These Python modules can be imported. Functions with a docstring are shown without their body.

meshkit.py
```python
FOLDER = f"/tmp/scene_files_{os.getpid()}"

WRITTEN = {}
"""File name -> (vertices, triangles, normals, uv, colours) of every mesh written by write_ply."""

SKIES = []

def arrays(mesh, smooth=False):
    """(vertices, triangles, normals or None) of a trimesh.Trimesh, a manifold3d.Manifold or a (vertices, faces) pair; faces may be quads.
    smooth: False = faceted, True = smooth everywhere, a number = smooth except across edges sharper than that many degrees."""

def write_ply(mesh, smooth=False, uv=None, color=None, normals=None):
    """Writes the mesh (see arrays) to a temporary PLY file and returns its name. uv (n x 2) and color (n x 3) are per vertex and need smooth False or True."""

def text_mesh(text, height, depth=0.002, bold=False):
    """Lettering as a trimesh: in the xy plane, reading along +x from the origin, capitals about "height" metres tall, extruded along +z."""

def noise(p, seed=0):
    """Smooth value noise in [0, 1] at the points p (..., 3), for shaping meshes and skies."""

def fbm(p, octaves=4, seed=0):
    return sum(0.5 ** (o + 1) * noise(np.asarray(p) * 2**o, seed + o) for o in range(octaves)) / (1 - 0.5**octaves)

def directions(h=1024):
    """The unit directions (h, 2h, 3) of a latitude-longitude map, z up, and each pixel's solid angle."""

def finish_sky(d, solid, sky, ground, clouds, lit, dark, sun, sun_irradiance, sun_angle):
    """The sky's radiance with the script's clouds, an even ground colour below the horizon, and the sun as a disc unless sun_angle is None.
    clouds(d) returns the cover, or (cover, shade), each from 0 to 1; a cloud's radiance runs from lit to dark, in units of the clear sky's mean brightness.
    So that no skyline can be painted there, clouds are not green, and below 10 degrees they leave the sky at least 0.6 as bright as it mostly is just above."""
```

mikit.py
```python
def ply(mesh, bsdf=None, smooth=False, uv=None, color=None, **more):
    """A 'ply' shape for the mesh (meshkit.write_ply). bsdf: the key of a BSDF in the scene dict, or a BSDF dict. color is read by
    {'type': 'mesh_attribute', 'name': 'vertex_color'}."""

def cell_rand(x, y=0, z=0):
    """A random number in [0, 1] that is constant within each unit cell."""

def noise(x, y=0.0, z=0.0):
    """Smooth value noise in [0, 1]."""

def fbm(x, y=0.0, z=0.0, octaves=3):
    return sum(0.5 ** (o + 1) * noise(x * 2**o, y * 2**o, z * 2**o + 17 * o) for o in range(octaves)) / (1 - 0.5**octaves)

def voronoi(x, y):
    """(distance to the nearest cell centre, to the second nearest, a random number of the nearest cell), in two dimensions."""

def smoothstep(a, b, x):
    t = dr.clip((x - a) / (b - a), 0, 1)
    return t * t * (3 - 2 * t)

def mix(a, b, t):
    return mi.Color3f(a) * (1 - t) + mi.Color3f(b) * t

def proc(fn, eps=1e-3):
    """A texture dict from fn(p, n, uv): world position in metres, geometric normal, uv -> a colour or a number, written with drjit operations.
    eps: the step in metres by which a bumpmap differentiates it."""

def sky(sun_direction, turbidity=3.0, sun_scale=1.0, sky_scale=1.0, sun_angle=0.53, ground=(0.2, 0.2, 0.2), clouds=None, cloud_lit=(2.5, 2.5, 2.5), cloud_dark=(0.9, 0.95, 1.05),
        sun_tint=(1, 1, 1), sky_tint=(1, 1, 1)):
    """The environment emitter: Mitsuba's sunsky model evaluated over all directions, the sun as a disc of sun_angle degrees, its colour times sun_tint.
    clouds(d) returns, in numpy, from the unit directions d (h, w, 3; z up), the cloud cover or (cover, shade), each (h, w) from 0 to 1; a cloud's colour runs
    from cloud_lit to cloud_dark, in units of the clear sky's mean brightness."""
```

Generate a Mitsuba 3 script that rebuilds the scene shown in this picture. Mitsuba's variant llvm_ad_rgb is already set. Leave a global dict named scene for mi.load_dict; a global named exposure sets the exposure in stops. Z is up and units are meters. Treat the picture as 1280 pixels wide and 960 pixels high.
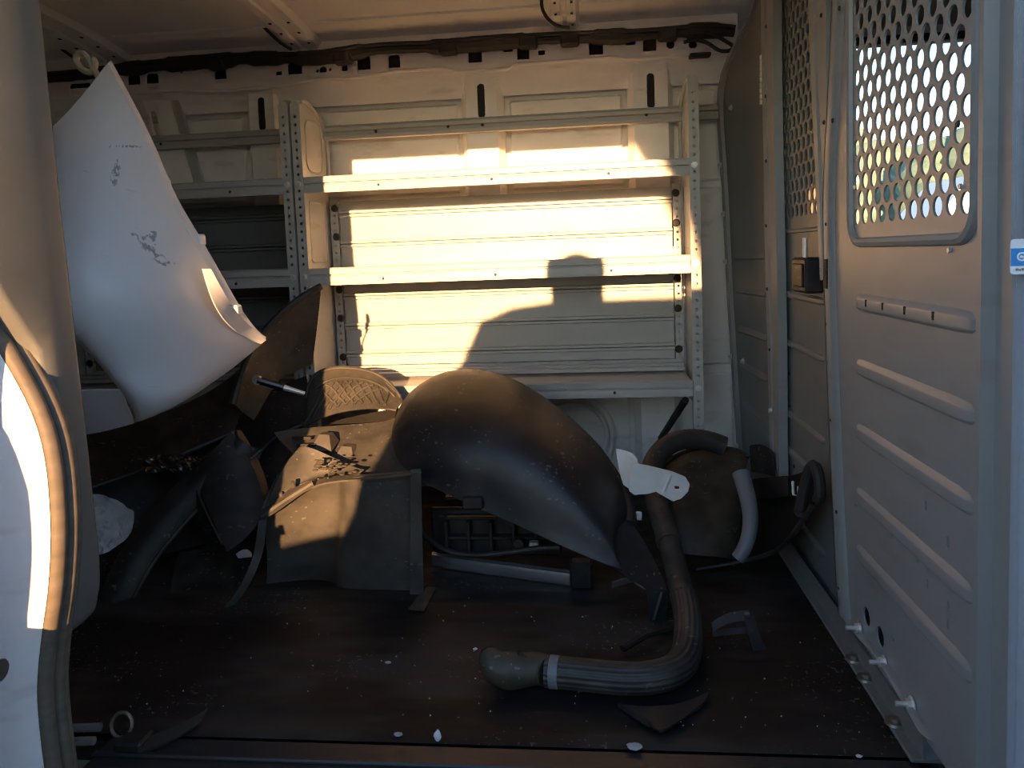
import math, random
import numpy as np, trimesh, drjit as dr, mitsuba as mi
import mikit, meshkit, manifold3d as m3
from mikit import proc, noise, fbm, smoothstep, mix, voronoi, cell_rand
from shapely.geometry import Polygon, Point, box as sbox, LineString
from shapely.ops import unary_union
from shapely import affinity
from scipy.interpolate import CubicSpline, make_interp_spline
random.seed(7); RNG = np.random.default_rng(7)
T = mi.ScalarTransform4f

# ------------------------------------------------------------------ camera, sky, exposure
CAM = np.array([0.0, 0.0, 0.91]); F = 936.0; PPX, PPY = 640.0, 393.0
_y = np.array([95.0, -78.0, F]); _y /= np.linalg.norm(_y)                  # world +y (into the van) in camera axes (x right, y down, z forward)
_x = -np.array([-9005.0, 268.0, F]); _x -= _y * (_x @ _y); _x /= np.linalg.norm(_x)
_z = np.cross(_x, _y)
R = np.stack([_x, _y, _z])                                                # rows: world axes in the camera's axes
fwd, up = R @ [0, 0, 1.0], R @ [0, -1.0, 0]
scene, labels = {}, {}
scene['camera'] = {'type': 'perspective', 'fov': 2 * math.degrees(math.atan(640 / F)), 'fov_axis': 'x', 'near_clip': 0.01, 'far_clip': 2000.0,
                   'principal_point_offset_x': 0.0, 'principal_point_offset_y': (480.0 - PPY) / 960.0,
                   'to_world': T().look_at(origin=CAM.tolist(), target=(CAM + fwd).tolist(), up=up.tolist())}
SUN = (0.0, -1.0, 0.167)
scene['sky'] = mikit.sky(SUN, turbidity=2.0, sun_scale=1.05, sky_scale=1.12, sun_tint=(1.0, 0.89, 1.12), sky_tint=(0.88, 1.0, 1.22), ground=(0.16, 0.14, 0.12))
exposure = 4.05

def P(px, py, y=None, x=None, z=None):
    """The point on the plane y, x or z = const that lies on the line of sight through a point of the photograph: used to measure places."""
    d = R @ np.array([px - PPX, py - PPY, F])
    t = (y - CAM[1]) / d[1] if y is not None else (x - CAM[0]) / d[0] if x is not None else (z - CAM[2]) / d[2]
    return CAM + t * d

# ------------------------------------------------------------------ materials
def rgb(c): return {'type': 'rgb', 'value': list(c)}
def bs(name, color, rough=0.5, metallic=0.0, spec=0.5, bump=None, bscale=0.001, **kw):
    b = {'type': 'principled', 'base_color': color if isinstance(color, dict) else rgb(color), 'roughness': rough, 'metallic': metallic, 'specular': spec, **kw}
    if bump: b = {'type': 'bumpmap', 'arbitrary': bump, 'scale': bscale, 'bsdf': b}
    scene[name] = {'type': 'twosided', 'bsdf': b}
def f_paint(a, b, s, dirt=(0.20, 0.16, 0.11)):
    def fn(p, n, uv):
        t = fbm(p.x * s, p.y * s, p.z * s, 4)
        d = smoothstep(0.60, 0.80, fbm(p.x * 9 + 7, p.y * 9, p.z * 22, 4))
        return mix(mix(a, b, t), dirt, d * 0.22)
    return fn
bs('white_paint', proc(f_paint((0.79, 0.77, 0.735), (0.86, 0.84, 0.80), 5)), 0.38)
bs('roof_paint', proc(f_paint((0.76, 0.745, 0.705), (0.83, 0.815, 0.77), 3)), 0.45)
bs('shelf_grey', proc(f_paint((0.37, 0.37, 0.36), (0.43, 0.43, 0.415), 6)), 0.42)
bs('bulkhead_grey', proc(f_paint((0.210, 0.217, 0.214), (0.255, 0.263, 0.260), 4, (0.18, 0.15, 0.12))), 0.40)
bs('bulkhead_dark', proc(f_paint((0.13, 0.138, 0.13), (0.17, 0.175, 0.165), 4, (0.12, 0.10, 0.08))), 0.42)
def f_floor(p, n, uv):
    t = fbm(p.x * 2.2, p.y * 9, 0, 4)
    d = smoothstep(0.40, 0.72, fbm(p.x * 3 + 11, p.y * 7 + 3, 1, 4))
    sp = smoothstep(0.86, 0.9, noise(p.x * 160, p.y * 160)) * smoothstep(0.55, 0.75, noise(p.x * 7, p.y * 7))
    return mix(mix(mix((0.004, 0.004, 0.0045), (0.009, 0.0085, 0.0085), t), (0.032, 0.031, 0.029), d * 0.8), (0.22, 0.20, 0.18), sp * 0.25)
bs('floor_mat', proc(f_floor), 0.62, spec=0.35)
def f_plastic(a, b):
    def fn(p, n, uv):
        t = fbm(p.x * 14, p.y * 14, p.z * 14, 4)
        sp = smoothstep(0.80, 0.86, noise(p.x * 120, p.y * 120, p.z * 120)) * smoothstep(0.5, 0.7, noise(p.x * 13, p.y * 13, p.z * 13 + 5))
        return mix(mix(a, b, smoothstep(0.35, 0.7, t)), (0.22, 0.21, 0.20), sp * 0.30)
    return fn
bs('liner_plastic', proc(f_plastic((0.013, 0.0135, 0.016), (0.021, 0.0212, 0.024))), 0.45, spec=0.52)
bs('dusty_plastic', proc(f_plastic((0.036, 0.034, 0.031), (0.062, 0.057, 0.048))), 0.60, spec=0.4)
bs('black_plastic', proc(f_plastic((0.012, 0.012, 0.012), (0.026, 0.025, 0.023))), 0.50, spec=0.45)
bs('olive_plastic', proc(f_plastic((0.030, 0.027, 0.020), (0.055, 0.048, 0.034))), 0.50, spec=0.45)
bs('gloss_black', (0.008, 0.008, 0.009), 0.18, spec=0.55)
bs('rubber', (0.022, 0.020, 0.018), 0.62, spec=0.35)
bs('seal_rubber', proc(lambda p, n, uv: mix((0.085, 0.072, 0.055), (0.14, 0.12, 0.095), fbm(p.x * 30, p.y * 30, p.z * 60))), 0.6, spec=0.4)
bs('hose_rubber', proc(f_plastic((0.028, 0.028, 0.026), (0.050, 0.047, 0.040))), 0.48, spec=0.45)
SCUFFS = [(P(146, 200, y=1.57), P(152, 232, y=1.57), .010), (P(128, 181, y=1.56), P(152, 178, y=1.57), .006), (P(186, 298, y=1.56), P(207, 332, y=1.56), .009), (P(176, 293, y=1.55), P(190, 296, y=1.56), .007), (P(243, 389, y=1.57), P(245, 391, y=1.57), .006), (P(190, 290, y=1.56), P(196, 312, y=1.56), .006)]
def f_bumper(p, n, uv):
    t = fbm(p.x * 7, p.y * 7, p.z * 7, 3); m = mi.Float(0)
    for a, b, w in SCUFFS:
        dx, dz = float(b[0] - a[0]), float(b[2] - a[2]); L = dx * dx + dz * dz
        h = dr.clip(((p.x - float(a[0])) * dx + (p.z - float(a[2])) * dz) / L, 0, 1)
        m = dr.maximum(m, smoothstep(w, w * .2, dr.sqrt(dr.square(p.x - float(a[0]) - h * dx) + dr.square(p.z - float(a[2]) - h * dz))))
    s_ = smoothstep(0.42, 0.60, fbm(p.x * 420 + p.z * 150, p.z * 130 - p.x * 60, 3, 2) * (.35 + .65 * m)) * m
    f_ = smoothstep(.93, .96, noise(p.x * 30 + 8 * p.z, p.z * 260 + p.x * 120, 7)) * smoothstep(.70, .78, noise(p.x * 9, p.z * 9, 1))
    return mix(mix(mix((0.60, 0.60, 0.62), (0.66, 0.66, 0.68), t), (0.14, 0.14, 0.15), s_ * .7), (0.35, 0.35, 0.36), f_ * .6)
bs('white_bumper', proc(f_bumper), 0.36)
bs('white_plastic', proc(lambda p, n, uv: mix((0.62, 0.60, 0.56), (0.74, 0.73, 0.71), fbm(p.x * 30, p.y * 30, p.z * 30))), 0.45)
bs('jamb_white', proc(f_paint((0.66, 0.66, 0.67), (0.73, 0.73, 0.73), 4, (0.25, 0.21, 0.17))), 0.30)
bs('pillar_grey', proc(f_paint((0.10, 0.108, 0.104), (0.13, 0.135, 0.13), 5, (0.09, 0.08, 0.07))), 0.50)
bs('pillar_blue_grey', proc(f_paint((0.23, 0.25, 0.28), (0.27, 0.29, 0.32), 60)), 0.55)
bs('zinc', (0.72, 0.71, 0.68), 0.45, metallic=0.7)
bs('dull_metal', (0.24, 0.22, 0.19), 0.42, metallic=0.8)
bs('alloy', proc(lambda p, n, uv: mix((0.42, 0.43, 0.45), (0.60, 0.61, 0.63), fbm(p.x * 12, p.y * 40, p.z * 40))), 0.34, metallic=0.9)
bs('strip_grey', (0.15, 0.155, 0.17), 0.5)
bs('sill_dark', (0.020, 0.021, 0.023), 0.38)
bs('loom_black', (0.014, 0.014, 0.013), 0.6)
bs('hole_dark', (0.010, 0.010, 0.010), 0.7)
bs('rope_beige', (0.42, 0.37, 0.28), 0.8)
bs('film_grey', proc(lambda p, n, uv: mix((0.20, 0.21, 0.22), (0.42, 0.43, 0.45), fbm(p.x * 25, p.y * 25, p.z * 25))), 0.35)
bs('chip_white', (0.62, 0.61, 0.60), 0.7)
bs('sticker_white', (0.70, 0.71, 0.73), 0.4)
bs('sticker_blue', (0.02, 0.22, 0.55), 0.4)
bs('cab_dark', (0.035, 0.034, 0.030), 0.7)
bs('cab_trim', (0.16, 0.13, 0.09), 0.6)
bs('cab_liner', (0.17, 0.17, 0.14), 0.8)
scene['glass'] = {'type': 'thindielectric', 'int_ior': 1.5}
bs('ground_asphalt', proc(lambda p, n, uv: mix((0.13, 0.125, 0.12), (0.20, 0.19, 0.18), fbm(p.x * 3, p.y * 3, 0, 4))), 0.9)
bs('grass', proc(lambda p, n, uv: mix((0.14, 0.27, 0.25), (0.24, 0.38, 0.34), fbm(p.x * 1.5, p.y * 1.5, 0, 4))), 0.9)
bs('leaves', proc(lambda p, n, uv: mix((0.13, 0.24, 0.19), (0.24, 0.34, 0.28), fbm(p.x * 4, p.y * 4, p.z * 4, 3))), 0.8)
bs('bark', proc(lambda p, n, uv: mix((0.10, 0.075, 0.05), (0.19, 0.15, 0.11), fbm(p.x * 30, p.y * 30, p.z * 5, 3))), 0.9)
bs('car_paint', (0.05, 0.055, 0.07), 0.25, clearcoat=1.0)
bs('van_paint', (0.55, 0.66, 0.72), 0.3)
bs('tinted', (0.012, 0.013, 0.015), 0.1)
bs('skin', (0.48, 0.31, 0.23), 0.5)
bs('cloth_navy', (0.03, 0.035, 0.06), 0.85)
bs('cloth_denim', (0.05, 0.07, 0.12), 0.85)
bs('hair', (0.03, 0.02, 0.015), 0.6)

# ------------------------------------------------------------------ mesh helpers
cat_ = trimesh.util.concatenate
def bx(x0, x1, y0, y1, z0, z1, c=0.0):
    x0, x1 = min(x0, x1), max(x0, x1); y0, y1 = min(y0, y1), max(y0, y1); z0, z1 = min(z0, z1), max(z0, z1)
    c = min(c, (x1 - x0) * .45, (y1 - y0) * .45, (z1 - z0) * .45)
    if c <= 0:
        m = trimesh.creation.box((x1 - x0, y1 - y0, z1 - z0)); m.apply_translation(((x0 + x1) / 2, (y0 + y1) / 2, (z0 + z1) / 2)); return m
    pts = []
    for i in (0, 1):
        for j in (0, 1):
            for k in (0, 1):
                X, Y, Z = (x0, x1)[i], (y0, y1)[j], (z0, z1)[k]; s = lambda q: 1 - 2 * q
                pts += [(X, Y + c * s(j), Z + c * s(k)), (X + c * s(i), Y, Z + c * s(k)), (X + c * s(i), Y + c * s(j), Z)]
    return trimesh.Trimesh(pts).convex_hull
def hull(pts): return trimesh.Trimesh(np.asarray(pts, float)).convex_hull
def curve(pts, n):
    """a smooth line of n points through pts"""
    p = np.asarray(pts, float)
    s = np.r_[0, np.cumsum(np.maximum(np.linalg.norm(np.diff(p, axis=0), axis=1), 1e-6))]
    k = min(3, len(p) - 1)
    return make_interp_spline(s, p, k=k)(np.linspace(0, s[-1], n)) if k > 1 else np.array([p[0] + (p[-1] - p[0]) * t for t in np.linspace(0, 1, n)])
def tube(pts, r, n=12, closed=False, prof=None, taper=None):
    """a pipe along pts; r a number or one per point; prof(theta) scales the section"""
    p = np.asarray(pts, float); m = len(p); r = np.broadcast_to(np.asarray(r, float), (m,))
    t = np.gradient(p, axis=0) if not closed else np.roll(p, -1, 0) - np.roll(p, 1, 0)
    t /= np.maximum(np.linalg.norm(t, axis=1, keepdims=True), 1e-9)
    a = np.cross(t[0], [0, 0, 1.0]) if abs(t[0][2]) < .9 else np.cross(t[0], [1.0, 0, 0])
    a /= np.linalg.norm(a); th = np.arange(n) * 2 * np.pi / n; w = np.ones(n) if prof is None else prof(th); V = []
    for i in range(m):
        a = a - t[i] * (a @ t[i]); a /= np.linalg.norm(a); b = np.cross(t[i], a)
        V.append(p[i] + (np.cos(th) * w)[:, None] * a * r[i] + (np.sin(th) * w)[:, None] * b * r[i])
    V = np.array(V).reshape(-1, 3); f = []
    for i in range(m if closed else m - 1):
        for k in range(n):
            A, B = i * n + k, i * n + (k + 1) % n; C, D = ((i + 1) % m) * n + k, ((i + 1) % m) * n + (k + 1) % n
            f += [(A, B, D), (A, D, C)]
    if not closed:
        V = np.vstack([V, p[0], p[-1]])
        for k in range(n): f += [(m * n, (k + 1) % n, k), (m * n + 1, (m - 1) * n + k, (m - 1) * n + (k + 1) % n)]
    return trimesh.Trimesh(V, f, process=False)
def refine(g, nu, nv):
    g = np.asarray(g, float); a = make_interp_spline(np.linspace(0, 1, g.shape[0]), g, k=min(3, g.shape[0] - 1), axis=0)(np.linspace(0, 1, nu))
    return make_interp_spline(np.linspace(0, 1, g.shape[1]), a, k=min(3, g.shape[1] - 1), axis=1)(np.linspace(0, 1, nv))
def sheet(g, thick=0.004, nu=20, nv=30, warp=0.0, seed=0, raw=False):
    """a bent sheet with thickness through a grid of points"""
    g = np.asarray(g, float) if raw else refine(g, nu, nv); nu, nv = g.shape[:2]
    du, dv = np.gradient(g, axis=0), np.gradient(g, axis=1); n = np.cross(du, dv); n /= np.maximum(np.linalg.norm(n, axis=2, keepdims=True), 1e-12)
    if warp: g = g + n * ((meshkit.fbm(g * 9, 3, seed) - .5) * 2 * warp)[..., None]
    A, B = g + n * thick / 2, g - n * thick / 2
    V = np.vstack([A.reshape(-1, 3), B.reshape(-1, 3)]); o = nu * nv; f = []; q = lambda i, j: i * nv + j
    for i in range(nu - 1):
        for j in range(nv - 1):
            a, b, c, d = q(i, j), q(i, j + 1), q(i + 1, j + 1), q(i + 1, j)
            f += [(a, c, b), (a, d, c), (o + a, o + b, o + c), (o + a, o + c, o + d)]
    edge = [q(0, j) for j in range(nv)] + [q(i, nv - 1) for i in range(1, nu)] + [q(nu - 1, j) for j in range(nv - 2, -1, -1)] + [q(i, 0) for i in range(nu - 2, 0, -1)]
    for a, b in zip(edge, edge[1:] + edge[:1]): f += [(a, b, o + b), (a, o + b, o + a)]
    m = trimesh.Trimesh(V, f, process=False); m.fix_normals(); return m
def PG(rows): return [[P(a, b, y=c) for a, b, c in r] for r in rows]     # rows of measured points
def psheet(rows, thick=0.004, nu=20, nv=30, warp=0.0, seed=0): return sheet(PG(rows), thick, nu, nv, warp, seed)
def band(pts, width, direction, thick=0.004, n=40, waves=0):
    """a flat strip along a line, widened along a direction"""
    c = curve(pts, n); d = np.asarray(direction, float); d = d / np.linalg.norm(d); w = np.broadcast_to(np.asarray(width, float), (n,))[:, None]
    return sheet(np.stack([c - d * w / 2, c, c + d * w / 2]), thick, raw=True)
def ext(poly, depth, axis, at):
    """a shapely outline extruded: axis 'x': outline in (y, z), 'y': in (x, z), 'z': in (x, y); from at to at + depth"""
    ms = []
    for g in getattr(poly, 'geoms', [poly]):
        m = trimesh.creation.extrude_polygon(g, depth, engine='earcut'); v = m.vertices.copy()
        m.vertices = {'x': np.c_[v[:, 2] + at, v[:, 0], v[:, 1]], 'y': np.c_[v[:, 0], v[:, 2] + at, v[:, 1]], 'z': np.c_[v[:, 0], v[:, 1], v[:, 2] + at]}[axis]
        if axis == 'y': m.invert()
        m.fix_normals(); ms.append(m)
    return cat_(ms)
def rrect(x0, x1, y0, y1, r): return sbox(x0 + r, y0 + r, x1 - r, y1 - r).buffer(r, quad_segs=5)
def capsule(ax, az, bx_, bz, r): return LineString([(ax, az), (bx_, bz)]).buffer(r, quad_segs=5)
def cyl(c, axis, r, h, n=16, r2=None):
    """a turned disc or cone frustum centred on c"""
    a = np.asarray(axis, float); a /= np.linalg.norm(a); c = np.asarray(c, float)
    return tube([c - a * h / 2, c + a * h / 2], [r, r if r2 is None else r2], n)

def numbered(key):
    if key not in scene and not any(k.startswith(key + '__') for k in scene): return key
    i = 1
    while f'{key}_{i:03d}' in scene or any(k.startswith(f'{key}_{i:03d}__') for k in scene): i += 1
    return f'{key}_{i:03d}'
def obj(name, mesh, mat, parent=None, smooth=32, label=None, kind=None):
    key = numbered(f'{parent}__{name}' if parent else name)
    scene[key] = mikit.ply(mesh, mat, smooth=smooth) if not isinstance(mesh, dict) else dict(mesh)
    if label or kind: labels[key] = {**({'label': label} if label else {}), **({'kind': kind} if kind else {})}
    return key
def tag(key, label, cat, group=None, kind=None):
    labels[key] = {'label': label, 'category': cat, **({'group': group} if group else {}), **({'kind': kind} if kind else {})}
    return key
def place(name, shape, M, parent): 
    key = numbered(f'{parent}__{name}'); scene[key] = {**shape, 'to_world': M}; return key

def frame_to(c, axis):
    """a transform that takes local z to axis"""
    a = np.asarray(axis, float); a /= np.linalg.norm(a); u = np.cross(a, [0, 0, 1.0]) if abs(a[2]) < .9 else np.cross(a, [1.0, 0, 0]); u /= np.linalg.norm(u); v = np.cross(a, u)
    M = np.eye(4); M[:3, 0], M[:3, 1], M[:3, 2], M[:3, 3] = u, v, a, c; return T(M)
def bolt_mesh(r, h, shank=0):
    ms = [cyl((0, 0, .001), (0, 0, 1), r * 1.5, .002, 16), trimesh.creation.cylinder(r, h, sections=6)]; ms[1].apply_translation((0, 0, h / 2 + .002))
    if shank: ms.append(cyl((0, 0, h + shank / 2), (0, 0, 1), r * .5, shank, 10))
    return cat_(ms)
BOLT = mikit.ply(bolt_mesh(.0070, .007), 'zinc', smooth=32)
STUD = mikit.ply(bolt_mesh(.0095, .009, .020), 'zinc', smooth=32)
RIVET = mikit.ply(cyl((0, 0, .0015), (0, 0, 1), .0056, .003, 12, .0036), 'loom_black', smooth=32)
SCREW = mikit.ply(cyl((0, 0, .002), (0, 0, 1), .0042, .004, 8), 'zinc', smooth=32)
KNOB = mikit.ply(cat_([cyl((0, 0, .004), (0, 0, 1), .0145, .008, 18, .011), cyl((0, 0, .009), (0, 0, 1), .005, .004, 6)]), 'loom_black', smooth=32)

W = 2.90                                                                  # the far side of the van
XP = 0.56                                                                 # the bulkhead
# ================================================================== the setting
# floor: a ribbed mat, its ribs running along the van
ys = np.arange(1.318, 2.90, .011); prof = np.array([(y, .0035 * (0.5 + 0.5 * math.tanh(5 * math.sin(y * 2 * math.pi / .088)))) for y in ys])
V = []; f = []
xs = np.linspace(-2.4, XP + .03, 40)
for i, x in enumerate(xs):
    for (y, z) in prof: V.append((x, y, z - .003))
n = len(prof)
for i in range(len(xs) - 1):
    for j in range(n - 1): a = i * n + j; f += [(a, a + n, a + n + 1), (a, a + n + 1, a + 1)]
fl = obj('floor', trimesh.Trimesh(V, f, process=False), 'floor_mat', smooth=50)
tag(fl, 'black ribbed rubber cargo floor littered with grit', 'floor', kind='structure')
obj('underside', bx(-2.4, XP + .03, 1.32, 2.93, -.06, -.02), 'hole_dark', fl)
obj('sill_plate', bx(-.96, XP - .01, 1.20, 1.316, -.06, -.004, .004), 'sill_dark', fl)
obj('sill_ridge', bx(-.96, XP - .01, 1.252, 1.266, -.006, .003, .003), 'sill_dark', fl)

# far side wall: skin, holed top rail, posts, recessed panels
wb = 'wall_back'
obj('skin', bx(-2.4, XP + .03, 2.93, 2.95, -.05, 1.80), 'white_paint', wb)
tag(wb, 'far inner side of the van, white painted metal with posts and a holed top rail', 'wall', kind='structure')
def XZ(px, py, y): p = P(px, py, y=y); return p[0], p[2]
rail = Polygon([(-2.4, 1.60), (-1.55, 1.603), (-1.45, 1.59), (-1.2, 1.592), (-1.0, 1.612), (-.9, 1.605), (-.78, 1.612), (-.70, 1.622), (-.52, 1.622), (-.47, 1.606), (-.28, 1.604), (-.25, 1.618), (.12, 1.622), (.16, 1.61), (.36, 1.61), (XP, 1.615), (XP, 1.76), (-2.4, 1.76)])
for px, py, w, h in [(455, 81, 17, 21), (493, 79, 15, 20), (594, 71.5, 17, 18), (654, 67, 15, 19), (745, 61, 17, 18), (812, 57, 16, 20), (431, 86, 8, 8), (677, 66, 8, 6), (168, 103, 17, 18), (191, 101, 17, 18), (276, 96, 16, 16), (349, 93, 8, 8), (369, 87, 19, 17), (101, 112, 30, 16), (635, 62, 12, 6), (788, 53, 12, 7)]:
    x, z = XZ(px, py, 2.845); w, h = w * 2.845 / 936, h * 2.845 / 936
    rail = rail.difference(rrect(x - w / 2, x + w / 2, z - h / 2, z + h / 2, min(w, h) * .22))
for px, py, r in [(404, 88, 5), (387, 99, 4), (413, 87, 2), (397, 89, 2), (838, 56, 5), (552, 66, 2), (227, 90, 2), (866, 56, 5), (884, 66, 4)]:
    x, z = XZ(px, py, 2.845); rail = rail.difference(Point(x, z).buffer(r * 2.845 / 936, quad_segs=4))
obj('top_rail', ext(rail, .006, 'y', 2.842), 'white_paint', wb)
obj('rail_lip', tube(np.array([(x, 2.850, z) for x, z in list(rail.exterior.coords)[1:17]] if False else [(x, 2.848, z) for x, z in [(-2.38, 1.60), (-1.55, 1.603), (-1.45, 1.59), (-1.2, 1.592), (-1.0, 1.612), (-.9, 1.605), (-.78, 1.612), (-.70, 1.622), (-.52, 1.622), (-.47, 1.606), (-.28, 1.604), (-.25, 1.618), (.12, 1.622), (.16, 1.61), (.36, 1.61), (XP - .01, 1.615)]]), .008, 8), 'white_paint', wb)
# the sloping band under the rail
obj('band', sheet(np.array([[(x, 2.853, 1.635), (x, 2.862, 1.60), (x, 2.880, 1.565), (x, 2.898, 1.515)] for x in np.linspace(-2.38, XP, 12)]), .004, 12, 8), 'white_paint', wb)
def post(x0, x1, slotx, z0=-.02, z1=1.60, slot=(1.445, 1.545)):
    o = sbox(x0, z0, x1, z1).difference(capsule(slotx, slot[0], slotx, slot[1], .014))
    for k in range(9): o = o.difference(Point((x0 + x1) / 2, .25 + k * .036).buffer(.0045, quad_segs=3))
    o = o.difference(capsule(slotx, .445, slotx, .47, .012))
    k = obj('post', ext(o, .004, 'y', 2.862), 'white_paint', wb)
    for s, xa in ((-1, x0), (1, x1)):
        obj('post_flange', hull([(xa, 2.862, z0), (xa, 2.862, z1 - .03), (xa + s * .022, 2.905, z0), (xa + s * .022, 2.905, z1 - .03), (xa, 2.867, z0), (xa, 2.867, z1 - .03), (xa + s * .022, 2.909, z0), (xa + s * .022, 2.909, z1 - .03)]), 'white_paint', wb)
post(-.445, -.325, -.385); post(.185, .31, .248); post(-1.30, -1.20, -1.25)
# the leaning post at the rear
a = [P(*q, y=2.865) for q in ((178, 125), (212, 125), (246, 245), (214, 245))]
lp = Polygon([(q[0], q[2]) for q in a]); s0, s1 = P(191, 143, y=2.865), P(201, 176, y=2.865)
obj('leaning_post', ext(lp.difference(capsule(s0[0], s0[2], s1[0], s1[2], .013)), .004, 'y', 2.865), 'white_paint', wb)
a = [P(*q, y=2.868) for q in ((214, 125), (222, 125), (258, 245), (246, 245))]
obj('post_flange', ext(Polygon([(q[0], q[2]) for q in a]), .02, 'y', 2.872), 'shelf_grey', wb)
# recessed panels between the posts
for x0, x1 in ((-1.18, -.475), (-.295, .155), (.34, XP - .01), (-1.95, -1.34)):
    for z0, z1 in ((1.16, 1.50), (.46, 1.14), (.02, .43)):
        obj('inner_panel', bx(x0 + .01, x1 - .01, 2.915, 2.935, z0, z1, .008), 'white_paint', wb)
# the steel rail across the posts
def rib_profile(x0, x1, y, prof): return sheet(np.array([[(x, y + dy, z) for dy, z in prof] for x in (x0, x1)]), .003, 2, len(prof)) if False else sheet(np.array([[(x, y + dy, z) for dy, z in prof] for x in (x0, x1)]), .003, raw=True)
pr = [(.0, 1.376), (-.016, 1.378), (-.018, 1.388), (-.004, 1.391), (-.004, 1.406), (-.018, 1.409), (-.018, 1.419), (-.004, 1.422), (-.008, 1.430), (0.006, 1.432)]
rr = obj('cargo_rail', rib_profile(-2.2, .52, 2.852, pr), 'shelf_grey', wb)
for px, py in ((560, 158), (603, 156), (808, 143), (470, 164), (201, 180)):
    place('screw', RIVET, frame_to(P(px, py, y=2.838), (0, -1, 0)), wb)
obj('cavity_shade', cat_([bx(-2.38, XP, 2.872, 2.876, 1.628, 1.75)] + [bx(x - .022, x + .022, 2.8665, 2.870, 1.42, 1.57) for x in (-.385, .248, -1.25)]), 'hole_dark', wb)  # dark plates behind the holes and slots, painting in the shade of the hollow
# round cap low on the wall
c = P(715, 545, y=2.9); obj('round_cap', cat_([tube([c + np.array([.16 * math.cos(t), -.012, .16 * math.sin(t)]) for t in np.linspace(0, 2 * math.pi, 48, endpoint=False)], .012, 8, True), tube([c + np.array([.135 * math.cos(t), -.012, .135 * math.sin(t)]) for t in np.linspace(0, 2 * math.pi, 48, endpoint=False)], .006, 8, True)]), 'white_paint', wb)

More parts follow.
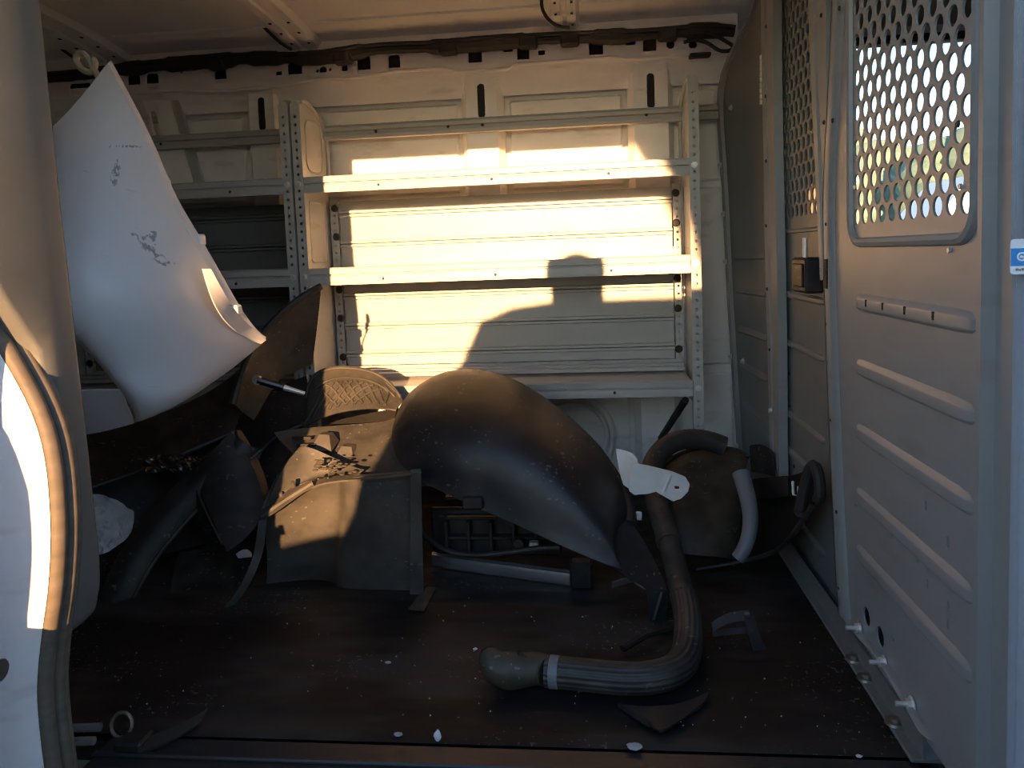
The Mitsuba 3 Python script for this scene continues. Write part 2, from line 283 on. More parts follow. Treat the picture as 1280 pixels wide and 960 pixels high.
# roof
rp = [(2.955, 1.70), (2.90, 1.735), (2.84, 1.752), (2.79, 1.768), (2.745, 1.772), (2.73, 1.780), (2.60, 1.800), (2.3, 1.83), (1.8, 1.85), (1.2, 1.85), (.95, 1.80)]
xr = [-2.4, -1.92, -1.90, -1.78, -1.76, -1.12, -1.10, -.99, -.97, -.12, -.10, -.01, .01, XP + .02, XP + .3, 2.2]
ce = 'ceiling'
obj('roof_panel', sheet(np.array([[(x, y, z) for y, z in rp] for x in (-2.4, 2.2)]), .01, raw=True), 'roof_paint', ce)
tag(ce, 'pale grey bare metal roof of the van with pressed crosswise bows', 'ceiling', kind='structure')
def bow(x, w, skew=0):
    g = np.array([[(x - w / 2 + skew * (2.85 - y), y, z - .006), (x - w / 2 + .012 + skew * (2.85 - y), y, z - .028), (x - w * .12 + skew * (2.85 - y), y, z - .030), (x - w * .08 + skew * (2.85 - y), y, z - .022), (x + w * .08 + skew * (2.85 - y), y, z - .022), (x + w * .12 + skew * (2.85 - y), y, z - .030),
                   (x + w / 2 - .012 + skew * (2.85 - y), y, z - .028), (x + w / 2 + skew * (2.85 - y), y, z - .006)] for y, z in rp[2:]])
    k = obj('roof_bow', sheet(g, .003, raw=True), 'roof_paint', ce, smooth=20)
    for yy, zz in ((2.80, 1.737), (2.72, 1.752), (2.64, 1.765)):
        for s in (-1, 1): place('clip_hole', HOLE, frame_to((x + s * w * .27 + skew * (2.85 - yy), yy, zz - .0035), (0, 0, -1)), ce)
HOLE = mikit.ply(bx(-.006, .006, -.004, .004, -.001, .002), 'hole_dark')
bow(-.06, .105); bow(-1.05, .125, -.08); bow(-1.84, .16, -.1)
for (xa, xb) in ((-1.74, -1.13), (-.97, -.13), (.01, XP - .02)):           # pressed ridge along the roof edge
    obj('pressed_ridge', tube([(xa, 2.705, 1.783), (xa + .02, 2.705, 1.778), (xb - .02, 2.705, 1.778), (xb, 2.705, 1.783)], .009, 8), 'roof_paint', ce)

# near side of the van: header over the open side door, the quarter behind it, the cab door with its window
o = sbox(-2.4, -.35, 2.2, 1.86).difference(Polygon([(-.93, -.02), (-.93, 1.64), (.60, 1.64), (.66, 1.60), (.66, -.02)]))
o = o.difference(rrect(.80, 1.70, 1.26, 1.46, .05))
wf = obj('wall_front', ext(o, .05, 'y', .90), 'jamb_white')
tag(wf, 'near side of the van body around the open sliding door', 'wall', kind='structure')
obj('header_lining', bx(-.95, .62, .95, 1.22, 1.64, 1.84), 'roof_paint', wf)
wl = obj('wall_left', bx(-2.42, -2.38, .92, 2.95, -.05, 1.85), 'white_paint'); tag(wl, 'rear end of the cargo space, in the dark', 'wall', kind='structure')
obj('quarter_lining', bx(-2.4, -1.05, 1.16, 1.20, -.05, 1.84), 'pillar_grey', wl)

# left door jamb: white outer return, lit step, rubber seal, dark grey inner post
def jx(z):   # how far the jamb reaches into the opening, by height
    return np.interp(z, [-.3, .141, .205, .294, .343, .453, .562, .661, .721, .783, .88, 1.4], [-.885, -.895, -.901, -.893, -.876, -.851, -.843, -.846, -.864, -.906, -.955, -.96])
zz = np.linspace(-.25, 1.60, 76)
kx = make_interp_spline(zz, np.convolve(np.pad([1.038 * jx(.91 + (z - .91) / 1.038) for z in zz], 3, 'edge'), np.ones(7) / 7, 'valid'), k=3)
tr = 'trim_1'
def jamb(cols, thick, zs=zz): return sheet(np.array([[(kx(z) + dx(z) if callable(dx) else kx(z) + dx, y, z) for dx, y in cols] for z in zs]), thick, raw=True)
def door_edge(z):   # the leading edge of the open sliding door, whose shadow leaves a sunlit strip beside the seal
    zj = z - .067
    return float(kx(np.clip(zj, -.25, 1.6))) + np.interp(zj, [.318, .332, .36, .45, .56, .66, .72, .85], [.03, -.018, -.022, -.022, -.024, -.040, -.056, -.10])
obj('outer_return', jamb([(-.34, 1.00), (-.14, 1.055), (-.06, 1.078), (-.030, 1.086)], .006), 'jamb_white', tr, smooth=60, label='white painted door opening edge')
obj('step', jamb([(-.031, 1.0855), (-.012, 1.093), (0.0, 1.100)], .006), 'jamb_white', tr, smooth=60)
tag(tr, 'rear post of the sliding door opening, white outer edge and dark grey inner trim', 'door post', kind='structure')
sealp = np.array([(kx(z) + .004, 1.112, z) for z in zz])
obj('seal', cat_([tube(sealp, .014, 12), tube(sealp + [.004, .026, 0], .012, 12)]), 'seal_rubber', tr, label='grey brown rubber door seal')
obj('seal_bead', tube(np.array([(kx(z) + .012, 1.148, z) for z in zz]), .0075, 10), 'seal_rubber', tr)
dz_ = np.sort(np.r_[np.linspace(-.15, 1.62, 60), .385, .392, .399, .41])
d2 = obj('door_2', sheet(np.array([[(-2.2, .66, z), (-1.2, .645, z), (door_edge(z) - .05, .655, z), (door_edge(z) - .006, .665, z), (door_edge(z), .69, z), (door_edge(z) - .006, .715, z), (door_edge(z) - .05, .72, z), (-1.2, .72, z), (-2.2, .72, z)] for z in dz_]), .003, raw=True), 'jamb_white')
tag(d2, 'white sliding door pushed back along the outside of the van', 'door', kind='structure')
def y0(z): return np.interp(z, [.78, .90], [1.14, 1.06])
def ix(z): return np.interp(z, [.250, .262, .275, .301, .345, .391, .596, 1.035, 1.5], [-.99, -.96, -.935, -.905, -.893, -.89, -.894, -.908, -.915])
zi = np.r_[np.linspace(.252, .40, 24), np.linspace(.42, 1.60, 40)]
obj('inner_post', sheet(np.array([[(ix(z) - d, y, z) for d, y in ((.08, y0(z)), (.012, y0(z) + .002), (.002, y0(z) + .008), (.0, 1.17), (.0, 1.215), (.004, 1.225), (.012, 1.229), (.20, 1.230))] for z in zi]), .006, raw=True), 'pillar_grey', tr, smooth=50, label='dark grey inner post trim')

# ------------------------------------------------------------------ the bulkhead
wr = 'wall_right'
tag(wr, 'grey steel bulkhead between cargo space and cab, with a perforated window and pressed ribs', 'wall', kind='structure')
def YZ(px, py, x=XP): p = P(px, py, x=x); return p[1], p[2]
def hexholes(poly, y0, y1, z0, z1, r=.0168, pitch=.0455, corner=.03, phase=0):
    rg = rrect(y0, y1, z0, z1, corner).buffer(-r * .4); hs = []
    k = 0; z = z0 + r
    while z < z1:
        y = y0 + r + (pitch / 2 if k % 2 else 0)
        while y < y1:
            if rg.contains(Point(y, z)): hs.append(Point(y, z).buffer(r, quad_segs=4))
            y += pitch
        z += pitch * .78; k += 1
    return poly.difference(unary_union(hs))
left = [YZ(*q) for q in ((1050, 0), (1044, 75), (1040, 150), (1036, 230), (1036, 300), (1040, 450), (1046, 600), (1052, 720))]
y0b = YZ(1236, 480)[0]
outline = Polygon([(left[0][0] - .02, 1.66)] + left + [YZ(1055, 765), YZ(1063, 788), YZ(1078, 803), (1.30, .042), (y0b - .0, .042), (y0b, 1.66)])
pan = hexholes(outline, 1.168, 1.655, .945, 1.62, phase=1)
for q, w, h in [((1157, 632), .004, .014), ((1185, 678), .004, .014), ((1159, 708), .004, .013), ((1159, 730), .004, .012), ((1185, 758), .004, .013), ((1185, 781), .004, .013), ((1114, 671), .004, .01), ((1147, 700), .004, .009), ((1099, 722), .004, .009), ((1123, 747), .003, .007), ((1181, 807), .003, .007), ((1116, 797), .004, .008), ((1070, 632), .003, .006), ((1074, 745), .003, .006)]:
    y, z = YZ(*q); pan = pan.difference(rrect(y - w, y + w, z - h * .62, z + h * .62, .0025))
for q in ((1083, 771), (1100, 796)):
    y, z = YZ(*q); pan = pan.difference(Point(y, z).buffer(.020, quad_segs=6))
obj('panel', ext(pan, .004, 'x', XP), 'bulkhead_grey', wr)
# rolled front edge along the far side of this panel, its notch and rivets
lc = np.array([(XP - .004, y - .016, z) for y, z in left[1:] + [YZ(1055, 765)]]); lc = np.vstack([[XP - .004, left[0][0] - .03, 1.64], lc])
lc2 = np.vstack([curve(lc, 30), [(XP - .004, *YZ(1068, 783)), (XP - .004, *YZ(1084, 800)), (XP - .004, *YZ(1110, 830)), (XP - .004, *YZ(1160, 915))]])
obj('rolled_edge', band(lc2, .058, (0, 1, 0.0), .010, len(lc2)) if False else sheet(np.array([lc2 + [.006, .026, 0], lc2 + [-.006, .020, 0], lc2 + [-.009, .0, 0], lc2 + [-.006, -.022, 0], lc2 + [.005, -.030, 0]]), .004, raw=True), 'bulkhead_grey', wr, smooth=60)
y, z = YZ(1040, 342); obj('latch_slot', bx(XP - .0165, XP - .006, y - .012, y + .012, z - .034, z + .034), 'hole_dark', wr)
for q in ((1057, 10), (1048, 150), (1040, 280), (1041, 405), (1046, 525), (1053, 640), (1056, 735), (1198, 155)):
    y, z = YZ(*q); place('rivet', RIVET, frame_to((XP - .012 if q[0] < 1100 else XP, y, z), (-1, 0, 0)), wr)
# window surround: a pressed step round the perforated field
fr = rrect(1.150, 1.668, .908, 1.75, .05)
obj('window_surround', cat_([tube([(XP - .001, a, b) for a, b in fr.exterior.coords[:-1]], .010, 8, True)]), 'bulkhead_grey', wr, label='raised frame round the perforated window')
# pressed ribs
def press(y0, y1, z, h=.019, d=.009, x=XP, parent=wr, lip=True):
    ysn = [y0, y0 + .012, y0 + .05, y1 - .05, y1 - .012, y1]; sc = [.15, .75, 1, 1, .75, .15]
    g = np.array([[(x + .002 - d * s * w, y, z + h * s2 * (.6 + .4 * s)) for s2, w in ((-1, 0), (-.72, .85), (-.55, 1), (.25, 1), (.45, .85), (1, 0))] for y, s in zip(ysn, sc)])
    return obj('rib', sheet(g, .002, raw=True), 'bulkhead_grey' if parent == wr else 'bulkhead_dark', parent, smooth=60)
for z in (.785, .648, .510, .372, .247): press(1.150, 1.640, z)
for t in (.15, .32, .52, .74): obj('rib_slot', bx(XP - .0090, XP - .006, 1.64 - t * .5 - .003, 1.64 - t * .5 + .003, .779, .793), 'hole_dark', wr)
obj('near_flange', hull([(XP - .012, y0b + .012, .04), (XP - .012, y0b + .012, 1.66), (XP - .012, y0b, .04), (XP - .012, y0b, 1.66), (XP + .004, y0b + .02, .04), (XP + .004, y0b + .02, 1.66), (XP + .004, y0b - .008, .04), (XP + .004, y0b - .008, 1.66)]), 'bulkhead_grey', wr)
obj('near_recess', bx(XP + .004, XP + .02, .985, y0b, .04, 1.66), 'bulkhead_grey', wr)
for q in ((1076, 785), (1107, 828), (1142, 880)):
    y, z = YZ(*q); place('stud', STUD, frame_to((XP - .002, y, z), (-1, 0, 0)), wr)
for q in ((1188, 313), (1202, 233), (1070, 234)):
    y, z = YZ(*q); place('screw', SCREW, frame_to((XP, y, z), (-1, 0, 0)), wr)
# base angle on the floor and its bolts
obj('base_angle', cat_([bx(XP - .026, XP + .03, 1.30, 2.86, .0, .008, .002), bx(XP - .006, XP - .001, 1.30, 2.86, .004, .05)]), 'bulkhead_dark', wr)
for q in ((1075, 822), (1088, 846), (1122, 901)):
    p = P(*q, z=.012); p[0] = min(p[0], XP - .012); place('floor_bolt', FB if 'FB' in globals() else globals().setdefault('FB', mikit.ply(cat_([cyl((0, 0, .002), (0, 0, 1), .020, .005, 20, .018), bolt_mesh(.009, .008)]), 'dull_metal', smooth=32)), frame_to((p[0], p[1], .008), (0, 0, 1)), wr)
# post between the sliding panel and the wing, and the post behind the near panel
def yz_strip(pxs, x, d, mat, name, parent):
    return obj(name, ext(Polygon([YZ(*q, x) for q in pxs]), d, 'x', x), mat, parent)
def beam(l, r, x, name, mat='bulkhead_grey', parent=wr, d=.012):
    """a folded vertical member between two measured edges: a raised middle with two turned sides"""
    n = 14; a, b = curve([P(*q, x=x) for q in l], n), curve([P(*q, x=x) for q in r], n)
    g = np.array([a + [.012, 0, 0], a + [-d, 0, 0], a * .7 + b * .3 + [-d, 0, 0], a * .66 + b * .34 + [-d + .005, 0, 0], a * .34 + b * .66 + [-d + .005, 0, 0], a * .3 + b * .7 + [-d, 0, 0], b + [-d, 0, 0], b + [.012, 0, 0]])
    return obj(name, sheet(g, .003, raw=True), mat, parent, smooth=25)
beam([(957, -40), (957, 60), (960, 200), (962, 340), (966, 480), (970, 610), (974, 650)], [(972, -40), (972, 60), (974, 200), (977, 340), (979, 480), (981, 610), (984, 650)], XP, 'post')
for q in ((964, 33), (963, 120), (964, 201), (964, 282), (965, 361), (968, 437)):
    y, z = YZ(*q); place('rivet', RIVET, frame_to((XP - .014, y, z), (-1, 0, 0)), wr)
for q in ((970, 513), (973, 586)):
    y, z = YZ(*q); place('bolt', BOLT, frame_to((XP - .013, y, z), (-1, 0, 0)), wr)
beam([(1017, -40), (1019, 60), (1023, 150), (1028, 260), (1032, 350)], [(1039, -40), (1040, 60), (1041, 150), (1042, 260), (1042, 350)], XP + .012, 'post')
for q in ((1028, 19), (1031, 153)):
    y, z = YZ(*q); place('rivet', RIVET, frame_to((XP - .002, y, z), (-1, 0, 0)), wr)
# wing by the far wall
WB = [(948, 2, 2.50), (933, 35, 2.62), (917, 64, 2.74), (904, 98, 2.82), (900, 130, 2.85), (901, 160, 2.86), (906, 230, 2.86), (911, 330, 2.86), (918, 450, 2.86), (924, 540, 2.86), (930, 640, 2.86)]
wb_ = curve([P(*q) for q in WB], 40); wb_ = np.vstack([wb_, [wb_[-1][0] + .006, 2.86, .008]])
wa_ = curve([P(*q, x=XP) for q in ((956, -30), (957, 60), (959, 200), (962, 340), (966, 480), (972, 620))], 40); wa_ = np.vstack([wa_, [XP, 2.31, .008]])
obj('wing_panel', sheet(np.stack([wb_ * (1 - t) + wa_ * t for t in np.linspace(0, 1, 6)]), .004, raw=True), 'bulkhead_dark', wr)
obj('wing_flange', sheet(np.array([wb_ + [.010, .02, 0], wb_ + [-.010, .012, 0], wb_ + [-.012, -.004, 0], wb_ * .92 + wa_ * .08 + [-.012, -.002, 0], wb_ * .90 + wa_ * .10 + [.004, 0, 0]]), .003, raw=True), 'bulkhead_grey', wr, smooth=25)
def on_wing(t, z):
    i = int(np.argmin(abs(wb_[:, 2] - z))); j = int(np.argmin(abs(wa_[:, 2] - z))); return np.array([*(wb_[i] * (1 - t) + wa_[j] * t)[:2], z])
for q, t in (((907, 142), .045), ((909, 206), .045), ((911, 267), .045), ((916, 327), .045), ((924, 445), .045), ((930, 557), .045), ((937, 590), .045), ((919, 142), .30), ((936, 445), .30)):
    p = on_wing(t, P(*q, y=2.84)[2]); place('bolt', BOLT, frame_to(p + [-.016 if t < .1 else -.003, 0, 0], (-1, -.25, 0)), wr)
for z in (.86, .74, .60, .47, .33):
    a, b = on_wing(.22, z), on_wing(.92, z)
    obj('wing_step', hull([a + [.0, 0, 0], b + [.0, 0, .004], a + [.0, 0, .03], b + [.0, 0, .03], a + [-.009, 0, .008], b + [-.009, 0, .010]]), 'bulkhead_dark', wr)
obj('hinge_strip', cat_([bx(XP - .016, XP - .010, P(958, 70 + 7 * k, x=XP)[1] + .004, P(958, 70 + 7 * k, x=XP)[1] + .020, P(958, 70 + 7 * k, x=XP)[2] - .007, P(958, 70 + 7 * k, x=XP)[2] + .006) for k in range(9)]), 'zinc', wr)

# sliding panel with its own perforated field and the black latch
d1 = 'door_1'; XD = XP + .022
tag(d1, 'dark grey perforated door panel in the bulkhead with a black latch', 'door', kind='structure')
dp = Polygon([YZ(*q, XD) for q in ((972, -30), (974, 200), (979, 340), (984, 480), (990, 690))] + [(1.80, .03), (1.80, 1.66)])
ya, za = YZ(1028, 270, XD); yb, zb = YZ(980, 270, XD)
dp = hexholes(dp, ya - .06, yb + .02, .985, 1.60)
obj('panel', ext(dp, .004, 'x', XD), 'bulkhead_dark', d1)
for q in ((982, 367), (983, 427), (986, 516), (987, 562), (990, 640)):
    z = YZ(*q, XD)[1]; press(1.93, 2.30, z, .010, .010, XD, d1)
press(1.93, 2.30, YZ(982, 290, XD)[1], .006, .006, XD, d1)
y, z = YZ(1019, 343, XD)
lt = obj('latch', cat_([bx(XD - .045, XD, y - .075, y + .055, z - .045, z + .045, .006), bx(XD - .050, XD - .044, y - .06, y + .03, z - .03, z + .03, .004)]), 'black_plastic', d1, label='black plastic latch')
obj('latch_bar', cyl((XD - .03, y - .02, z + .07), (0, 0, 1), .006, .05), 'zinc', lt)
for q in ((983, 390), (987, 467), (988, 507), (993, 583)):
    y, z = YZ(*q, XD); place('rivet', RIVET, frame_to((XD, y, z), (-1, 0, 0)), d1)

# front post of the door opening with the maker's label
t2 = 'trim_2'
pl_ = P(1257, 480, y=.985)
g = np.array([[(XP + .012, .990, z), (pl_[0] + .002 + .004 * (z < .9), .978, z), (pl_[0] + .010, .968, z), (pl_[0] + .05, .962, z), (.68, .955, z)] for z in np.linspace(-.05, 1.6, 20)])
obj('post', sheet(g, .005, raw=True), 'pillar_blue_grey', t2, smooth=60)
tag(t2, 'blue grey front post of the sliding door opening', 'door post', kind='structure')
s = P(1271, 320, y=.957)
obj('upper_cover', bx(pl_[0] + .003, .68, .945, .957, P(1265, 294, y=.95)[2], 1.6, .004), 'pillar_blue_grey', t2)
def label_plate(x0, x1, z0, z1, y, mat, r): return ext(rrect(x0, x1, z0, z1, r), .0012, 'y', y)
xl = P(1263, 320, y=.955)[0]; zt, zb_ = P(1268, 299, y=.955)[2], P(1268, 343, y=.955)[2]
st = obj('sticker', label_plate(xl, xl + .060, zb_, zt, .9545, None, .004), 'sticker_white')
tag(st, 'small white and blue sticker on the front door post', 'sticker')
h_ = zt - zb_
bf = obj('blue_field', ext(sbox(xl, zb_ + h_ * .24, xl + .060, zb_ + h_ * .74), .0006, 'y', .9539), 'sticker_blue', st, label='blue band with a white roundel')
rc = (xl + .012, zb_ + h_ * .50)
obj('roundel', ext(Point(rc).buffer(.0055, quad_segs=8).difference(Point(rc).buffer(.0034, quad_segs=8)), .0006, 'y', .9533), 'sticker_white', bf)
obj('roundel_mark', cat_([bx(rc[0] - .002, rc[0] + .0005, .9533, .9539, rc[1] - .0015, rc[1] + .0015), bx(rc[0] + .0008, rc[0] + .002, .9533, .9539, rc[1] - .002, rc[1] + .001)]), 'sticker_white', bf)
obj('small_print', cat_([bx(xl + .006 + k * .0032, xl + .0084 + k * .0032, .9539, .9545, zb_ + h_ * .10, zb_ + h_ * .10 + .003 - .001 * (k % 3 == 1)) for k in range(5)]), 'bulkhead_dark', st)
# the cab beyond the bulkhead
cw = 'wall_cab'
tag(cw, 'far side of the cab beyond the bulkhead with its door window', 'wall', kind='structure')
o = sbox(XP + .04, -.3, 2.25, 1.86).difference(rrect(.90, 1.90, .80, 1.615, .05))
obj('door_side', ext(o, .05, 'y', 2.88), 'cab_dark', cw)
obj('belt_post', bx(.66, .90, 2.83, 2.88, .1, 1.75, .02), 'cab_trim', cw)
obj('head_lining', bx(.70, 2.2, 2.70, 2.86, 1.63, 1.84, .03), 'cab_liner', cw)
obj('dash_side', bx(2.2, 2.25, .95, 2.9, -.3, 1.8), 'cab_dark', cw)
obj('cab_floor', bx(XP + .04, 2.25, .95, 2.9, -.35, -.30), 'cab_dark', cw)
wd = obj('window_1', bx(.90, 1.90, 2.903, 2.907, .80, 1.615), 'glass'); tag(wd, 'cab door window seen through the perforated bulkhead', 'window', kind='structure')

# ================================================================== shelving
def shelf_unit(x0, x1, label, back='shelf_grey'):
    t = numbered('shelving_unit'); tag(t, label, 'shelf unit')
    yf, yr = 2.57, 2.86; ztop = 1.475
    for i, x in enumerate((x0, x1)):
        s = 1 if i == 0 else -1
        # end panel with its turned rim and pressed outline
        o = Polygon([(yf + .006, .0), (yf + .006, ztop), (yf + .05, ztop + .008), (yr - .10, ztop - .012), (yr - .03, ztop - .045), (yr, ztop - .11), (yr, .38), (yr - .02, .36), (yf + .08, .36), (yf + .05, .30), (yf + .05, .0)]).buffer(-.008).buffer(.008)
        e = obj('end_panel', ext(o, .003, 'x', x - .0015), 'shelf_grey', t)
        rim = [(x + s * .006, a, b) for a, b in ((yf + .03, ztop), (yf + .05, ztop + .006), (yr - .10, ztop - .014), (yr - .03, ztop - .047), (yr - .002, ztop - .11), (yr - .002, 1.22))]
        obj('rim', tube(curve(rim, 24), .008, 8), 'shelf_grey', t)
        pr_ = rrect(yf + .07, yr - .05, 1.24, ztop - .05, .05)
        obj('pressed_outline', tube([(x + s * .002, a, b) for a, b in pr_.exterior.coords[:-1]], .003, 6, True), 'shelf_grey', t)
        pr_ = rrect(yf + .07, yr - .05, .91, 1.13, .02)
        obj('pressed_outline', tube([(x + s * .002, a, b) for a, b in pr_.exterior.coords[:-1]], .0025, 6, True), 'shelf_grey', t)
        # front upright: a perforated angle
        w = .034; xa, xb = (x - .004, x + w) if False else (x - .017, x + .017)
        o = sbox(xa, .0, xb, ztop - .02).union(Point(x, ztop - .02).buffer(.017))
        hs = [Point(x, .05 + .0285 * k).buffer(.0052, quad_segs=3) for k in range(50) if .05 + .0285 * k < ztop - .05 and not any(abs(.05 + .0285 * k - q) < .02 for q in (1.185, .86, .435))]
        obj('upright', cat_([ext(o.difference(unary_union(hs)), .003, 'y', yf - .006), bx(xa, xa + .003, yf - .004, yf + .03, 0, ztop - .02), bx(xb - .003, xb, yf - .004, yf + .03, 0, ztop - .02)]), 'shelf_grey', t)
        # rear upright
        xi = x + s * .028
        o = sbox(xi - .014, .40, xi + .014, 1.15).difference(unary_union([Point(xi, .43 + .0285 * k).buffer(.0048, quad_segs=3) for k in range(25)]))
        obj('rear_upright', cat_([ext(o, .003, 'y', 2.835), bx(xi - s * .014 - .0015, xi - s * .014 + .0015, 2.836, 2.86, .40, 1.15)]), 'shelf_grey', t)
        for z in (1.185, .86, .435): place('bolt', BOLT, frame_to((x, yf - .006, z), (0, -1, 0)), t)
        for z in (1.115, 1.005, .80, .688, .535): place('knob', KNOB, frame_to((xi + s * .004, 2.834, z), (0, -1, 0)), t)
    for zt_, zb in ((1.21, 1.154), (.889, .828), (.462, .407)):
        a, b = x0 + .018, x1 - .018
        pr_ = [(yr - .004, zt_ + .03), (yr - .006, zt_ - .006), (yf + .02, zt_ - .008), (yf + .004, zt_ - .001), (yf - .001, zt_ - .004), (yf - .001, zt_ - .022), (yf + .007, zt_ - .024), (yf + .007, zt_ - .029), (yf + .001, zt_ - .031), (yf - .001, zb + .012), (yf - .001, zb), (yf + .018, zb), (yf + .018, zb + .01)]
        sh = obj('shelf', sheet(np.array([[(x, y, z) for y, z in pr_] for x in (a, b)]), .0025, raw=True), 'shelf_grey', t)
        for k in range(9):                                               # stiffening ribs under the shelf
            xx = a + (b - a) * (k + .5) / 9
            obj('stiffener', hull([(xx - .012, yf + .03, zt_ - .011), (xx + .012, yf + .03, zt_ - .011), (xx - .012, yr - .02, zt_ - .009), (xx + .012, yr - .02, zt_ - .009), (xx, yf + .04, zt_ - .020), (xx, yr - .03, zt_ - .020)]), 'shelf_grey', sh)
        for k in (.2, .5, .8): place('lip_screw', RIVET, frame_to((a + (b - a) * k, yf - .0005, zb + .016), (0, -1, 0)), sh)
    # ribbed back panels
    for z0, z1, ribs in ((.892, 1.14, (1.092, .976)), (.50, .826, (.772, .655, .546))):
        pr_ = [(0, z1)]
        for r in ribs: pr_ += [(0, r + .014), (-.013, r + .010), (-.013, r + .003), (-.001, r), (-.013, r - .003), (-.013, r - .010), (0, r - .014)]
        pr_ += [(0, z0)]
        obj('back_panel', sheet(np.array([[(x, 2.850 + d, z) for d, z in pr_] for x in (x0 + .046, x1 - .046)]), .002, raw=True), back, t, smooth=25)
    for dz in (0, .018, .034): obj('kick_strip', bx(x0 + .02, x1 - .02, yr - .03 - dz * 2.4, yr - .005 - dz * 2.4, .458 + .026 - dz * .5, .464 + .034 - dz * .5, .002), 'shelf_grey', t)
    return t
sx0, sx1 = P(381, 340, y=2.57)[0], P(870, 330, y=2.57)[0]
su = shelf_unit(sx0, sx1, 'grey steel shelving with three shelves in the middle of the far wall, sunlit')
obj('brace', tube([P(857, 500, y=2.58), P(826, 548, y=2.84)], .0125, 10), 'black_plastic', su, label='dark diagonal brace')
shelf_unit(sx0 - .042 - 1.02, sx0 - .042, 'grey steel shelving in the dark behind the leaning white panel', 'bulkhead_dark')  # back panels get a darker colour to stand in for the shade there

# wiring loom along the roof edge
lm = [P(x, y, y=2.815) for x, y in ((40, 98), (110, 93), (180, 84), (260, 77), (330, 73), (400, 72), (470, 62), (540, 59), (600, 55), (680, 49), (760, 46), (830, 42), (885, 38), (918, 40))]
c_ = curve(lm, 90); rj = .017 + .010 * (meshkit.noise(np.c_[np.arange(90) * .35, np.zeros(90), np.zeros(90)]) > .5) + .003 * RNG.random(90)
wl_ = obj('wiring_loom', tube(c_, rj, 10), 'loom_black'); tag(wl_, 'black taped wiring loom along the roof edge above the shelves', 'wiring')
obj('cable', tube(curve(np.array(lm) + [0, -.022, .012], 60), .007, 8), 'loom_black', wl_)
for px, py in ((270, 79), (428, 72), (560, 60), (660, 52), (712, 49), (835, 42)):
    p = P(px, py, y=2.80); obj('clip', bx(p[0] - .035, p[0] + .035, 2.785, 2.83, p[2] - .024, p[2] + .022, .008), 'loom_black', wl_)
wv = obj('loose_cable', tube(curve([P(*q, y=2.768) for q in ((880, 42), (893, 44), (908, 52), (917, 60), (905, 64), (888, 56), (868, 50), (855, 53))], 40), .007, 8), 'loom_black'); tag(wv, 'black cable looped at the top corner beside the bulkhead', 'cable')
obj('connector', bx(*(P(872, 70, y=2.82)[0] + np.array([-.03, .045])), 2.80, 2.84, *(P(872, 70, y=2.82)[2] + np.array([-.006, .008])), .003), 'loom_black', wv)
for i, (pts, lab) in enumerate((([(285, 0), (300, 8), (318, 22), (340, 44), (365, 62)], 'thin black cable along the second roof bow from the rear'), ([(52, 30), (62, 48), (78, 62), (93, 73)], 'short black cable hanging by the rear roof bow'), ([(677, 0), (680, 16), (690, 28), (712, 34)], 'thin dark cable beside the middle roof bow'))):
    k = obj('roof_cable', tube(curve([P(a, b, y=2.66 + .14 * b / 75) for a, b in pts], 24), .006, 8), 'loom_black'); tag(k, lab, 'cable')

# ================================================================== the load
# the big wheel arch liner
lin = 'wheel_arch_liner'
tag(lin, 'large domed dark grey plastic wheel arch liner lying in the middle of the floor', 'car part')
dome = [[(497, 521, 2.30), (515, 490, 2.36), (545, 470, 2.40), (585, 462, 2.41), (640, 474, 2.38), (700, 512, 2.32), (750, 560, 2.24), (783, 610, 2.14), (790, 645, 2.04)],
        [(492, 532, 2.23), (512, 502, 2.26), (545, 482, 2.28), (587, 473, 2.28), (640, 485, 2.25), (697, 523, 2.19), (742, 569, 2.12), (772, 615, 2.04), (781, 652, 1.98)],
        [(491, 552, 2.13), (517, 527, 2.12), (552, 511, 2.11), (592, 504, 2.10), (640, 517, 2.07), (692, 553, 2.03), (732, 596, 1.99), (760, 634, 1.95), (772, 662, 1.925)],
        [(499, 575, 2.06), (527, 560, 2.025), (562, 552, 1.995), (600, 550, 1.98), (645, 564, 1.955), (693, 596, 1.925), (730, 630, 1.90), (757, 660, 1.882), (768, 682, 1.87)],
        [(510, 588, 2.03), (537, 585, 1.995), (572, 588, 1.96), (606, 596, 1.942), (650, 612, 1.915), (696, 638, 1.89), (732, 664, 1.868), (757, 685, 1.855), (770, 698, 1.85)],
        [(518, 598, 2.00), (545, 611, 1.98), (580, 627, 1.95), (610, 640, 1.932), (655, 660, 1.90), (700, 681, 1.87), (737, 697, 1.85), (762, 707, 1.84), (778, 713, 1.84)]]
obj('shell', psheet(dome, .004, 44, 64, .003, 3), 'liner_plastic', lin, smooth=60)
ridge = curve(PG([[(505, 510, 2.31), (520, 490, 2.34), (548, 472, 2.37), (587, 464, 2.38), (640, 476, 2.35), (698, 514, 2.29), (747, 561, 2.21), (779, 610, 2.11), (786, 648, 2.01)]])[0], 60)
obj('rim', tube(ridge + [0, -.024, -.012], np.linspace(.006, .020, 60), 12), 'liner_plastic', lin, smooth=60)
wing_ = [[(343, 541, 2.13), (400, 534, 2.19), (455, 530, 2.25), (485, 526, 2.27), (497, 521, 2.30)],
         [(350, 551, 2.10), (405, 552, 2.145), (458, 552, 2.17), (482, 552, 2.16), (491, 552, 2.15)],
         [(362, 563, 2.075), (412, 570, 2.10), (462, 574, 2.09), (487, 575, 2.08), (499, 575, 2.07)],
         [(372, 572, 2.055), (420, 586, 2.06), (470, 594, 2.03), (497, 597, 2.01), (518, 598, 2.00)]]
obj('side_flange', psheet(wing_, .004, 16, 30), 'dusty_plastic', lin, smooth=60, label='dusty flat side flange')
